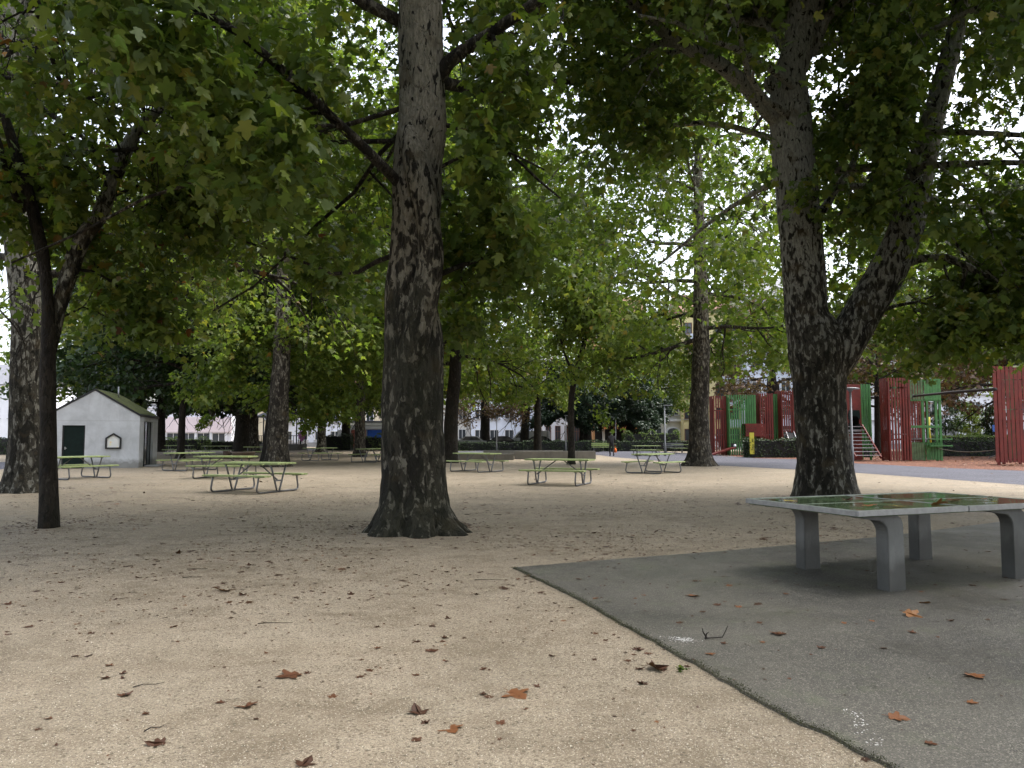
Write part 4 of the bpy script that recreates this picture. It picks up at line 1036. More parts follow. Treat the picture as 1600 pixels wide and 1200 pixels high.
def tower(t, x, y, w, dp, h, rz, front, side, z0=.05, holes=(), worn=None, seed=0, back=False):
    # a slatted tower: corner posts and platform with four slat walls as its pieces
    mb = MB()
    for sx in (-1, 1):
        for sy in (-1, 1): mb.box((sx * (w / 2 - .08), sy * (dp / 2 - .08), (h - .06) / 2 - .1), (.1, .1, h - .08), front)
    mb.box((0, 0, 1.55), (w - .3, dp - .3, .08), 'plank_grey')
    T = mb.build('tower', t, (x, y, 0), rz)
    slats(w, h, front, holes=holes, z0=z0, seed=seed).build('slat_wall', T, (0, -dp / 2, 0))
    if back: slats(w, h, front, z0=z0, seed=seed + 1).build('slat_wall', T, (0, dp / 2, 0), math.pi)
    slats(dp - .07, h, side, z0=z0, seed=seed + 2).build('slat_wall', T, (-w / 2 + .0, 0, 0), -math.pi / 2)
    slats(dp - .07, h, side, z0=z0, seed=seed + 3).build('slat_wall', T, (w / 2 - .0, 0, 0), math.pi / 2)
    return T
def ph(pytop, Y): return CAM_H - (pytop - HOR) / F * Y
def px_x(px, Y): return at(px, 690, Y).x
def play_left():
    Y = 58.; cx = px_x(1180, Y); t = empty('play_structure', (cx, Y, 0), 0, 'red and green slatted play towers joined by a red tunnel, beside the tall plane tree', 'play structure')
    X = lambda px: px_x(px, Y) - cx
    w = X(1139) - X(1117); h = ph(619, Y)
    up = [(-w / 2 + .15, w / 2 - .1, 3.35, 3.55)]
    tower(t, (X(1117) + X(1139)) / 2, 1.0, w, 1.0, h, 0, 'slat_red', 'slat_red', holes=up, seed=1)
    w2 = X(1183) - X(1139.5); tower(t, (X(1139.5) + X(1183)) / 2, 1.2, w2, 2.2, ph(618, Y), 0, 'slat_green', 'slat_green', holes=[(-w2 / 2, -w2 / 2 + .3, 3.2, 4.2), (-w2 / 2 + .1, -w2 / 2 + .5, .5, .9)], seed=5)
    w3 = X(1213) - X(1191); tower(t, (X(1191) + X(1213)) / 2, 1.2, w3, 1.4, ph(615, Y), 0, 'slat_red', 'slat_red', seed=9)
    w4 = X(1224) - X(1213.5); tower(t, (X(1213.5) + X(1224)) / 2, 1.7, w4, 1.3, ph(615.5, Y), 0, 'slat_green', 'slat_green', seed=12)
    w5 = X(1252) - X(1224.5); tower(t, (X(1224.5) + X(1252)) / 2, 1.1, w5, 1.4, ph(611, Y), 0, 'slat_red', 'slat_red', holes=[(-w5 / 2 + .2, -w5 / 2 + .9, 1.2, 1.75)], seed=15)
    b = MB(); z0, z1 = ph(682, Y), ph(662, Y); xa, xb = X(1162), X(1191.5); n = 5
    for i in range(n): b.box(((xa + xb) / 2, -.55, z0 + (z1 - z0) * (i + .5) / n), (xb - xa, .03, (z1 - z0) / n - .025), 'slat_red')
    for yy, zz in ((-.1, z0 + .03), (-.1, z1 - .03)): b.box(((xa + xb) / 2, yy, zz), (xb - xa, .82, .05), 'slat_red')
    b.box(((xa + xb) / 2, .38, (z0 + z1) / 2), (xb - xa, .03, z1 - z0 - .1), 'slat_red'); b.build('tunnel', t)
    rp = MB(); q = Matrix.Rotation(R(-18), 3, 'Y')
    for i in range(6): rp.box(q @ Vector((-.9 + i * .3, 0, 0)) + Vector((X(1128), -.3, .38)), (.27, 1.0, .04), 'slat_red', q)
    for sy in (-.45, .45): rp.box(Vector((X(1128), -.3 + sy, .33)), (1.8, .06, .08), 'slat_red', q)
    rp.build('ramp', t)
    sl = MB(); x0, x1 = X(1229), X(1241)
    for x in (x0, x1): sl.bar((x, .1, 1.75), (x - .35, -2.1, .45), .05, .22, 'slide_steel')
    sl.bar(((x0 + x1) / 2, .1, 1.68), ((x0 + x1) / 2 - .35, -2.1, .38), x1 - x0 - .06, .03, 'dark_void'); sl.build('slide', t)
play_left()
def play_mid():
    Y = 46.; cx = px_x(1390, Y); t = empty('play_structure', (cx, Y, 0), 0, 'red and green slatted play structure with round tunnel hole and plank ramp', 'play structure')
    X = lambda px: px_x(px, Y) - cx
    # red tower with the round tunnel
    w = X(1347) - X(1316); h = ph(600, Y)
    T = MB(); hz0, hz1 = ph(676, Y), ph(641, Y); hx0, hx1 = X(1326), X(1345); c = (X(1316) + X(1347)) / 2
    for sx in (-1, 1): T.box((c + sx * (w / 2 - .06), .9, h / 2), (.1, .1, h), 'slat_red')
    T.box((c, .5, ph(664, Y) - .36), (w - .1, 1.1, .08), 'plank_grey')
    tw = T.build('tower', t)
    slats(w, h - .05, 'slat_red', .15, .006, .03, holes=[(hx0 - c, hx1 - c, hz0 - .02, hz1)], rails=(.98, .12)).build('slat_wall', tw, (c, 0, 0))
    slats(1.0, h - .05, 'slat_red', .15, .02, .03).build('slat_wall', tw, (c + w / 2 - .02, .53, 0), math.pi / 2)
    tn = MB(); hc = Vector(((hx0 + hx1) / 2, .0, (hz0 + hz1) / 2)); rr = min(hx1 - hx0, hz1 - hz0) / 2 - .02
    N = 28; vs = []; 
    for k in range(N):
        a = 2 * math.pi * k / N; vs.append((hc.x + rr * math.cos(a), -.02, hc.z + rr * math.sin(a)))
    for k in range(N):
        a = 2 * math.pi * k / N; vs.append((hc.x + rr * math.cos(a), .9, hc.z + rr * math.sin(a)))
    tn.add(vs, [(k, (k + 1) % N, (k + 1) % N + N, k + N) for k in range(N)] + [tuple(range(N, 2 * N))], 'dark_void', True)
    # green board around the hole
    xs0, xs1, zs0, zs1 = hx0, hx1, hz0, hz1; fr = []
    for k in range(N):
        a = 2 * math.pi * k / N; ca, sa = math.cos(a), math.sin(a); m = max(abs(ca) / ((xs1 - xs0) / 2), abs(sa) / ((zs1 - zs0) / 2)); fr.append((hc.x + ca / m, -.022, hc.z + sa / m))
    tn.add([(v[0], -.022, v[2]) for v in vs[:N]] + fr, [(k, (k + 1) % N, (k + 1) % N + N, k + N) for k in range(N)], 'door_dark_green')
    tn.build('tunnel', t)
    # plank ramp with its red side
    rp = MB(); z1 = ph(664, Y); z0 = .25; ya, yb = -.05, -2.3; xl, xr = X(1310), X(1346); n = 9
    for i in range(n):
        f = (i + .5) / n; rp.bar((xl, ya + (yb - ya) * f, z1 + (z0 - z1) * f), (xr, ya + (yb - ya) * f, z1 + (z0 - z1) * f), .275, .035, 'plank_grey')
    for x in (xl, xr + .04): rp.bar((x, ya, z1 - .02), (x, yb, z0 - .02), .06, .16, 'slat_red')
    rp.build('ramp', t)
    w2 = X(1370) - X(1348.5); c2 = (X(1348.5) + X(1370)) / 2
    tower(t, c2, 1.2, w2, 1.3, ph(600, Y + .6) - .62, 0, 'slat_green', 'slat_green', z0=.62, seed=31, holes=[(-.12, .3, 2.2, 2.5)])
    w3 = X(1406) - X(1371); c3 = (X(1371) + X(1406)) / 2
    tower(t, c3, -.9, w3, 1.0, ph(592, Y - 1.2), 0, 'slat_red', 'slat_red', seed=37, holes=[(-w3 / 2 + .2, w3 / 2 - .2, 4.2, 4.3)])
    # open green frame tower
    xa, xb = X(1407), X(1461); h = ph(592, Y - .8); w4 = xb - xa; c4 = (xa + xb) / 2; yy = -.75
    f = MB()
    for x in (xa + .07, c4 - .05, xb - .07, xb - .30):
        f.box((x, yy, h / 2 - .02), (.13, .1, h - .04), 'slat_green')
    for x in (xa + .07, xb - .07): f.box((x, yy + 1.4, h / 2 - .02), (.1, .1, h - .04), 'slat_green')
    for px_, z in ((0, 1.0), (0, ph(667, Y)), (0, ph(626, Y)), (0, h - .12)): f.box((c4, yy - .06, z), (w4, .03, .14), 'slat_green')
    f.box((c4, yy + .7, 1.28), (w4 - .2, 1.2, .07), 'plank_grey')
    f4 = f.build('tower', t)
    slats(w4 * .46, h - ph(626, Y), 'slat_green_worn', .12, .05, ph(626, Y)).build('slat_wall', f4, (xa + w4 * .25, yy - .1, 0))
    slats(w4 * .48, h - ph(626, Y), 'slat_green', .16, .012, ph(626, Y)).build('slat_wall', f4, (xb - w4 * .25, yy - .1, 0))
    slats(w4 * .44, 1.0, 'slat_green_worn', .12, .02, .05).build('slat_wall', f4, (xa + w4 * .24, yy - .1, 0))
    slats(w4 * .48, 1.0, 'slat_green', .14, .03, .05).build('slat_wall', f4, (xb - w4 * .25, yy - .1, 0))
    slats(w4 * .5, h - .2, 'slat_red', .12, .05, .1).build('slat_wall', f4, (xb - w4 * .25, yy + 1.45, 0))
    nt = MB()
    for i in range(4): x = xa + .25 + i * .16; nt.tube([(x, yy + .05, 1.0), (x + .05, yy + .05, ph(667, Y))], .014, 'cobweb_rope', 5)
    for i in range(4): nt.tube([(xa + .2, yy + .05, 1.1 + i * .2), (xa + .8, yy + .05, 1.13 + i * .2)], .014, 'cobweb_rope', 5)
    nt.build('climbing_net', t)
    sh = MB()
    for z in (ph(686, Y), ph(696, Y)): sh.box((xb - .35, yy - .42, z), (w4 * .62, .34, .07), 'slat_green')
    sh.bar((xb - .35, yy - .12, .9), (xb - .35, yy - .5, ph(697, Y)), .05, .05, 'slat_green'); sh.build('step_shelf', t)
    yl = MB(); yl.tube([(xb + .25, 1., ph(651, Y)), (xb + .22, 1., 1.7), (xb + .3, 1., 1.0)], .06, 'yellow_board', 8); yl.build('slide_pole', t)
play_mid()
def play_right():
    Y = 38.; x0 = px_x(1556, Y); w = 2.2; h = ph(572, Y)
    t = empty('play_tower', (x0 + w / 2, Y, 0), R(-4), 'tall dark red slatted play tower cut off by the right border', 'play tower')
    mb = MB()
    for sx in (-1, 1):
        for sy in (0, 1): mb.box((sx * (w / 2 - .2) + (1.0 if sx < 0 and sy else 0), .1 + sy * 1.4, h / 2 - .1), (.11, .11, h - .22), 'slat_red')
    mb.box((.5, .8, 2.2), (w - 1.3, 1.3, .08), 'plank_grey'); mb.build('post_frame', t)
    slats(w, h - .14, 'slat_red', .15, .045, .14, holes=[(-w / 2 + .2, w / 2, h * .86, h * .866), (-w / 2 + .3, w / 2, h * .56, h * .566)], rails=(.03, .43, .66, .95)).build('slat_wall', t, (0, 0, 0))
    slats(w - 1.1, h - .14, 'slat_green_worn', .15, .045, .14).build('slat_wall', t, (.55, 1.6, 0), math.pi)
    # long beam reaching across to the green tower and the rope under it
    b = MB(); A = at(1556, 608, 37.9); B = at(1428, 619, 44.9)
    b.tube([A, A.lerp(B, .5) + Vector((0, 0, .03)), B], [.085, .08, .06], 'twig_wood', 10); B2 = B - Vector((.05, 0, .0)); b.tube([B2 + Vector((-.05, -.1, .1)), B2 + Vector((-.12, -.1, -.12)), B2 + Vector((.05, -.1, -.05))], .03, 'metal_black', 6)
    o = b.build('climbing_beam'); tag(o, 'long dark horizontal climbing beam between the green tower and the tall red tower', 'beam')
    r = MB(); A = at(1556, 703, 39.); B = at(1462, 700, 45.); pts = []
    for i in range(13):
        f = i / 12; q = A.lerp(B, f); q.z -= .16 * math.sin(math.pi * f); pts.append(q)
    r.tube(pts, .022, 'cobweb_rope', 6); o = r.build('rope'); tag(o, 'slack low rope hanging in front of the dark hedge', 'rope')
    s = MB(); A = at(1560, 692, 38.6)
    s.tube([A, at(1562, 704, 38.6), at(1556, 712, 39.), at(1545, 715.5, 39.4)], .035, 'pole_grey', 8); o = s.build('curved_pipe'); tag(o, 'curved grey pipe at the foot of the tall red tower', 'pipe')
play_right()
def gauge():
    Y = 52.3; a = px_x(1165.5, Y); b = px_x(1172.5, Y); zt = ph(676, Y); zb = ph(709, Y)
    mb = MB(); mb.box(((a + b) / 2, Y - .8, (zt + zb) / 2), (b - a, .05, zt - zb), 'yellow_board'); mb.box(((a + b) / 2, Y - .77, zb / 2), (.06, .03, zb + .1), 'metal_black')
    for i in range(9): mb.box((b - .05, Y - .827, zb + .1 + i * .11), (.08, .003, .02), 'metal_black')
    o = mb.build('yellow_post'); tag(o, 'narrow yellow board with dark marks at the left end of the boxy hedge', 'sign board')
gauge()

# ------------------------------------------------------------------ lamps, benches, signs
def lamp(px, Y, ptop, label, disc=True, r=.06):
    x = px_x(px, Y); h = ph(ptop, Y); t = empty('street_lamp', (x, Y, 0), 0, label, 'street lamp', 'lamp posts around the square')
    mb = MB(); mb.tube([(0, 0, 0), (0, 0, h * .25), (0, 0, h * .26), (0, 0, h)], [r * 1.3, r * 1.3, r, r * .8], 'pole_grey', 10); mb.build('pole', t)
    hd = MB()
    if disc: hd.lathe([(0, h - .10), (.09, h - .10), (.13, h - .02), (.40, h + .0), (.42, h + .05), (.25, h + .09), (0, h + .10)], 'pole_grey', 20)
    else: hd.box((.25, 0, h + .03), (.7, .18, .07), 'pole_grey')
    hd.build('lamp_head', t)
lamp(1331, 37.5, 608.5, 'grey lamp post with flat disc head in front of the plank ramp')
lamp(1039, 57., 634, 'grey lamp post near the arched house door, left of the path plane tree', False)
lamp(776, 68., 652, 'thin grey lamp post left of the low concrete wall', False, .045)
lamp(884, 70., 650, 'thin lamp post right behind the young thin tree', False, .045)
lamp(962, 79., 648, 'lamp post in front of the orange fronted building', True, .05)
lamp(855, 82., 640, 'thin dark lamp post in front of the white row with tall windows', False, .045)
lamp(1453, 64., 560, 'tall thin lamp post behind the middle play structure', False, .05)
def park_bench(px, Y, rz, label, mat):
    t = empty('park_bench', (px_x(px, Y), Y, 0), rz, label, 'bench'); s = MB()
    for i in range(3): s.box((0, -.15 + i * .15, .45), (1.8, .13, .04), mat)
    s.build('seat', t); b = MB()
    for i in range(2): b.box((0, .27 + i * .02, .62 + i * .16), (1.8, .03, .13), mat)
    b.build('backrest', t)
    for sx in (-.7, .7):
        l = MB(); l.box((sx, 0, .21), (.05, .40, .425), 'steel_tube'); l.box((sx, .30, .62), (.05, .025, .34), 'steel_tube'); l.build('leg', t)
park_bench(940, 70., 0, 'light green park bench against the clipped hedge beside the walking person', 'board_green')
park_bench(1053, 68., 0, 'pale grey park bench between the lamp post and the path plane tree', 'pole_grey')
def sign(px, Y, pt, label):
    t = empty('street_sign', (px_x(px, Y), Y, 0), 0, label, 'sign'); h = ph(pt, Y)
    p = MB(); p.tube([(0, 0, 0), (0, 0, h)], .035, 'pole_grey', 8); p.build('pole', t)
    s = MB(); s.box((0, -.05, h - .3), (.55, .03, .6), 'sign_blue'); s.build('panel', t)
sign(1556, 66., 664, 'small blue square street sign left of the tall red tower')

# ------------------------------------------------------------------ person walking away
def person():
    Y = gnd(955, 713.4).y; x = px_x(955.5, Y); t = empty('person', (x, Y, .004), R(8), 'person walking away on the path in dark jacket and pale hat, carrying an orange bag', 'person')
    def skin(name, pts, edges, mat, sub=2):
        me = bpy.data.meshes.new(name); me.from_pydata([p[:3] for p in pts], edges, []); me.materials.append(M[mat])
        o = link(name, me, t); sk = o.modifiers.new('skin', 'SKIN')
        for i, p in enumerate(pts):
            v = me.skin_vertices[0].data[i]; v.radius = (p[3], p[4] if len(p) > 4 else p[3]); v.use_root = (i == 0)
        ss = o.modifiers.new('sub', 'SUBSURF'); ss.levels = sub; ss.render_levels = sub
        for p in me.polygons: p.use_smooth = True
        return o
    pts = [(0, 0, .92, .15, .11), (0, 0, 1.12, .14, .10), (0, .02, 1.33, .17, .11), (0, .02, 1.45, .07, .06), (0, .03, 1.54, .062, .065), (0, .035, 1.64, .075, .088), (0, .035, 1.70, .055, .065),
           (-.17, .02, 1.40, .06), (-.23, .05, 1.14, .045), (-.22, .13, .92, .033), (-.22, .15, .85, .028),
           (.17, .02, 1.40, .06), (.24, -.03, 1.14, .045), (.25, .0, .90, .033), (.25, .01, .83, .028),
           (-.09, .06, .82, .085), (-.09, .14, .48, .062), (-.09, .07, .10, .045), (-.09, .19, .045, .035),
           (.09, -.04, .82, .085), (.09, -.06, .48, .062), (.09, -.24, .13, .045), (.09, -.15, .045, .035)]
    ed = [(0, 1), (1, 2), (2, 3), (3, 4), (4, 5), (5, 6), (2, 7), (7, 8), (8, 9), (9, 10), (2, 11), (11, 12), (12, 13), (13, 14), (0, 15), (15, 16), (16, 17), (17, 18), (0, 19), (19, 20), (20, 21), (21, 22)]
    skin('body', pts, ed, 'cloth_black')
    skin('jacket', [(0, 0, .86, .20, .15), (0, 0, 1.08, .18, .135), (0, .02, 1.30, .205, .14), (0, .02, 1.45, .10, .09), (-.19, .02, 1.38, .085), (-.245, .05, 1.14, .066), (-.235, .12, .93, .05), (.19, .02, 1.38, .085), (.255, -.03, 1.14, .066), (.265, -.005, .93, .05)],
         [(0, 1), (1, 2), (2, 3), (2, 4), (4, 5), (5, 6), (2, 7), (7, 8), (8, 9)], 'cloth_black')
    h = MB(); h.lathe([(0, 1.66), (.155, 1.655), (.155, 1.675), (.105, 1.69), (.10, 1.76), (.06, 1.79), (0, 1.795)], 'cloth_grey', 18, (0, .035, 0)); h.build('hat', t)
    sc = MB(); sc.lathe([(.06, 1.46), (.105, 1.47), (.11, 1.53), (.075, 1.57)], 'cloth_grey', 14, (0, .025, 0)); sc.build('scarf', t)
    b = MB(); b.tube([(0, 0, .28), (0, 0, .30), (0, .0, .52), (0, 0, .60)], [.04, .10, .09, .03], 'cloth_orange', 10); b.tube([(-.03, 0, .58), (0, 0, .82), (.03, 0, .58)], .012, 'cloth_orange', 5)
    bo = b.build('carrier_bag', None, (x + .27, Y, .0)); tag(bo, 'orange bag carried in the right hand of the walking person', 'bag')
person()

# ------------------------------------------------------------------ cars beyond the hedge
def car(px, Y, rz, body, label, van=False):
    t = empty('parked_van' if van else 'parked_car', (px_x(px, Y), Y, .006), rz, label, 'van' if van else 'car')
    if van: low = [(-2.4, .35), (2.4, .35), (2.45, .8), (2.3, 1.05), (1.75, 1.2), (1.15, 1.95), (.9, 2.05), (-2.2, 2.08), (-2.4, 1.95)]; win = [(.35, 1.25), (1.5, 1.25), (1.1, 1.8), (.35, 1.85)]; w = .95
    else: low = [(-2.1, .3), (2.1, .3), (2.15, .62), (1.95, .82), (1.0, .95), (.35, 1.40), (-.2, 1.47), (-1.1, 1.43), (-1.75, 1.0), (-2.1, .92)]; win = [(-1.4, 1.0), (.75, .98), (.25, 1.34), (-1.05, 1.36)]; w = .86
    b = MB(); b.prism(low, 'y', -w, w, body); b.build('body', t, bevel=.06)
    g = MB(); g.prism(win, 'y', -w - .005, w + .005, 'car_glass'); g.build('window', t)
    for sx in (-1.35, 1.35):
        for sy in (-1, 1):
            k = MB(); k.tube([(sx, sy * (w - .16), .33), (sx, sy * (w + .015), .33)], .33, 'rubber', 20); wh = k.build('wheel', t)
            k = MB(); k.tube([(sx, sy * (w - .1), .33), (sx, sy * (w + .022), .33)], .2, 'car_silver', 14); k.build('rim', wh)
    for sy in (-.6, .6):
        k = MB(); k.box((2.1 if not van else 2.42, sy, .66 if not van else .8), (.08, .3, .14), 'window_frame_white'); k.build('headlight', t)
car(826, 87., math.pi, 'car_white', 'white van parked behind the clipped hedge, under the rusty tree', True)
car(790, 86., 0, 'car_black', 'dark car parked left of the white van')
car(742, 87., 0, 'car_silver', 'silver car parked behind the lower hedge')
car(848, 85.5, 0, 'car_black', 'dark car parked just right of the white van')
car(1106, 80., R(70), 'car_silver', 'silver car partly hidden behind the path plane tree')
car(1126, 87., 0, 'car_black', 'dark car behind the silver car near the red ramp')

# ------------------------------------------------------------------ buildings
_wm = {}
def window_me(w, h, key, frame='window_frame_white', arch=False, shut=False):
    k = (round(w, 2), round(h, 2), frame, arch)
    if k not in _wm:
        f = MB(); t = .07
        f.box((-w / 2 + t / 2, 0, h / 2), (t, .12, h - .002), frame); f.box((w / 2 - t / 2, 0, h / 2), (t, .12, h - .002), frame)
        f.box((0, 0, t / 2), (w - 2 * t, .12, t), frame); f.box((0, 0, h - t / 2), (w - 2 * t, .12, t), frame); f.box((0, .0, h / 2), (.06, .10, h - 2 * t), frame)
        if h > 1.6: f.box((0, .0, h * .68), (w - 2 * t - .01, .09, .05), frame)
        p = MB(); p.box((0, .02, h / 2), (w - 2 * t, .02, h - 2 * t), 'window_glass')
        s = MB(); s.box((0, -.08, -.06), (w + .24, .22, .08), 'plinth_grey')
        _wm[k] = (f.mesh('window'), p.mesh('pane'), s.mesh('sill'))
    return _wm[k]
def building(px0, px1, Y, h, label, wall, wins, roof='roof_grey', depth=10., flat=False, name='building', extra=None, rz=0., plinth='plinth_grey', cat='building'):
    x0 = px_x(px0, Y); x1 = px_x(px1, Y); W = x1 - x0
    t = empty(name, ((x0 + x1) / 2, Y, 0), rz, label, cat)
    b = MB(); b.box((0, depth / 2, h / 2), (W, depth, h), wall); b.box((0, -.03, .3), (W + .02, .08, .6), plinth); b.box((0, -.1, h - .2), (W + .04, .24, .22), wall); b.build('wall', t)
    r = MB()
    if flat: r.box((0, depth / 2, h + .1), (W + .3, depth + .3, .2), roof)
    else: r.prism([(-.5, h + .003), (depth + .5, h + .003), (depth * .5, h + 3.2)], 'x', -W / 2 - .2, W / 2 + .2, roof)
    r.build('roof', t)
    for (cx, z, w, hh, fr) in wins:
        f, p, s = window_me(w, hh, 0, fr)
        wo = link('window', f, t, (cx, -.045, z)); link('pane', p, wo); link('sill', s, wo)
    if extra: extra(t, W, h)
    return t
def grid(W, z0, dz, nz, nx, w, h, fr='window_frame_white', mx=1.2):
    return [(-W / 2 + mx + (W - 2 * mx) * (i / (nx - 1) if nx > 1 else .5), z0 + dz * j, w, h, fr) for j in range(nz) for i in range(nx)]
def Wof(a, b, Y): return px_x(b, Y) - px_x(a, Y)
def part(t, nm, boxes, bevel=0.):
    mb = MB()
    for c, s, m in boxes: mb.box(c, s, m)
    return mb.build(nm, t, bevel=bevel)
Y = 105
# far left white block
W = Wof(-160, 60, Y); building(-160, 60, Y, 8.5, 'white building behind the trees at the left border', 'wall_white', grid(W, 1., 2.9, 3, 8, 1.2, 1.5))
# pink low block
W = Wof(228, 361, 100)
def ex_pink(t, W, h): part(t, 'parapet', [((0, -.14, 2.95), (W + .1, .25, 2.0), 'wall_pink')]); part(t, 'column', [((x, -.1, 1.0), (.22, .12, 1.9), 'wall_white') for x in np.linspace(-W / 2 + .6, W / 2 - .6, 6)])
building(228, 361, 100, 5.4, 'low pink building with a glazed band behind the hut and shrubs', 'wall_white', [(x, .55, 1.7, 1.35, 'window_frame_white') for x in np.linspace(-W / 2 + 1.6, W / 2 - 1.6, 5)], flat=True, extra=ex_pink)
W = Wof(362, 432, 103); building(362, 432, 103, 6., 'cream house behind the dark green tree trunks', 'wall_cream', grid(W, 1., 2.7, 2, 3, 1., 1.3), 'roof_tile')
W = Wof(436, 537, 106); building(436, 537, 106, 9., 'white house behind the bandstand with small windows', 'wall_white_blue', grid(W, .9, 2.5, 3, 4, 1.2, 1.25), 'roof_tile')
def ex_gar(t, W, h):
    part(t, 'fascia', [((0, -.3, 2.5), (W + .2, .5, .4), 'wall_grey_cream')])
    xs = np.linspace(-W / 2 + 1.2, W / 2 - 1.2, 4); ms = ['wall_grey_cream', 'door_red', 'door_blue', 'door_red']; ws = [1.6, 1.7, 3.0, 2.2]; 
    for x, m, w in zip([-2.75, -1.05, 1.5, 4.2], ms, ws):
        d = part(t, 'garage_door', [((x, -.03, 1.1), (w, .1, 2.2), m)] )
        if m == 'door_red' and x < 0: part(d, 'notice', [((x + .1, -.09, 1.5), (.6, .02, .7), 'paint_white')])
building(536, 612, 92, 3.1, 'low garage row with red and blue doors', 'wall_grey_cream', [], flat=True, extra=ex_gar, name='garage_row', cat='garages', depth=5.)
W = Wof(540, 640, 112); building(540, 640, 112, 8., 'cream house rising behind the garage row', 'wall_cream', grid(W, 3.6, 2.6, 2, 4, 1.1, 1.3), 'roof_tile')
W = Wof(640, 735, 113); building(640, 735, 113, 10., 'pale house half hidden by the dark trunk and rusty tree', 'wall_grey_cream', grid(W, 1., 2.9, 3, 5, 1.1, 1.5), 'roof_tile')
W = Wof(736, 832, 111); building(736, 832, 111, 11., 'white house behind the two rusty trees and parked van', 'wall_white_blue', grid(W, 1., 2.9, 3, 4, 1.3, 1.4) , 'roof_tile')
W = Wof(833, 925, 107)
building(833, 925, 107, 8.5, 'white row house with a line of tall narrow windows, left of the orange front', 'wall_white', [(x, .5, .75, 2.4, 'shutter_brown') for x in np.linspace(-W / 2 + .8, W / 2 - .8, 6)] + [(x, 4.2, .8, 1.7, 'window_frame_white') for x in np.linspace(-W / 2 + .8, W / 2 - .8, 6)], 'roof_grey')
def ex_or(t, W, h):
    part(t, 'canopy', [((0, -.9, 3.05), (W - .4, 1.7, 1.25), 'orange_fascia')]); part(t, 'shopfront', [((0, -.04, 1.2), (W - .6, .1, 2.38), 'dark_void')])
    part(t, 'pillar', [((x, -.7, 1.2), (.3, .3, 2.4), 'wall_grey_cream') for x in (-2.2, .6, 3.0)])
W = Wof(926, 1010, 103); building(926, 1010, 103, 18., 'apricot building with orange canopy over a dark shopfront', 'wall_apricot', grid(W, 5., 3., 4, 4, 1.2, 1.6), 'roof_tile', extra=ex_or)
def ex_arch(t, W, h):
    cx = W / 2 - 1.35; mb = MB(); pts = [(-.75, 0), (.75, 0), (.75, 2.0)] + [(.75 * math.cos(a), 2.0 + .5 * math.sin(a)) for a in np.linspace(.2, math.pi - .2, 9)] + [(-.75, 2.0)]
    mb.prism([(cx + 1.25 * x, z * 1.08) for x, z in pts], 'y', -.10, -.002, 'wall_white'); mb.build('door_surround', t)
    mb = MB(); mb.prism([(cx + x, z) for x, z in pts], 'y', -.13, -.02, 'window_glass'); d = mb.build('door', t)
    part(t, 'cornice', [((0, -.2, 3.55), (W + .1, .35, .3), 'wall_white'), ((0, -.2, 6.9), (W + .1, .3, .2), 'wall_white')])
W = Wof(1011, 1068, 101); building(1011, 1068, 101, 13., 'grey cream house with arched door behind the lamp post', 'wall_grey_cream', [(-W / 2 + 1.2, .9, 1.5, 1.6, 'window_frame_white')] + [(x, 4.2 + 3.1 * j, 1.2, 1.9, 'window_frame_white') for x in (-W / 2 + 1.1, W / 2 - 1.2) for j in range(3)], 'roof_grey', extra=ex_arch)
def ex_yel(t, W, h):
    for j in range(5):
        for x in (-W * .27, W * .22):
            b = part(t, 'balcony', [((x, -.55, 2.6 + 2.75 * j), (2.2, 1.1, .15), 'wall_grey_cream')]); part(b, 'railing', [((x, -1.06, 3.12 + 2.75 * j), (2.2, .06, .9), 'balcony_glass')])
W = Wof(1069, 1168, 99); building(1069, 1168, 99, 17.5, 'yellow apartment block with balconies behind the path plane tree', 'wall_yellow', [(x, .9 + 2.75 * j, 1.15, 1.5, 'shutter_brown') for j in range(6) for x in (-W * .42, -W * .2, W * .08, W * .3)], 'roof_tile', extra=ex_yel)
W = Wof(1169, 1290, 96); building(1169, 1290, 96, 19., 'tall white blue apartment house behind the left play towers', 'wall_white_blue', grid(W, 1., 3.0, 6, 5, 1.2, 1.8), 'roof_grey')
def ex_wh(t, W, h):
    part(t, 'porch', [((-3.4, -.06, 1.2), (2.6, .14, 2.4), 'plinth_grey'), ((-3.4, -.5, 2.62), (3.6, 1.0, .2), 'wall_white')])
    part(t, 'string_course', [((0, -.1, 3.3), (W + .1, .16, .14), 'plinth_grey'), ((0, -.1, 6.4), (W + .1, .16, .14), 'plinth_grey')])
W = Wof(1291, 1760, 92); building(1291, 1760, 92, 13.5, 'long white building with many windows behind the middle play structure', 'wall_white', [(x, z, 1.3, 1.5, 'window_frame_white') for z in (.8, 4.1, 7.2, 10.3) for x in np.linspace(-W / 2 + 2, W / 2 - 2, 13) if not (z < 1 and -5 < x < -1.5)], 'roof_tile', extra=ex_wh)

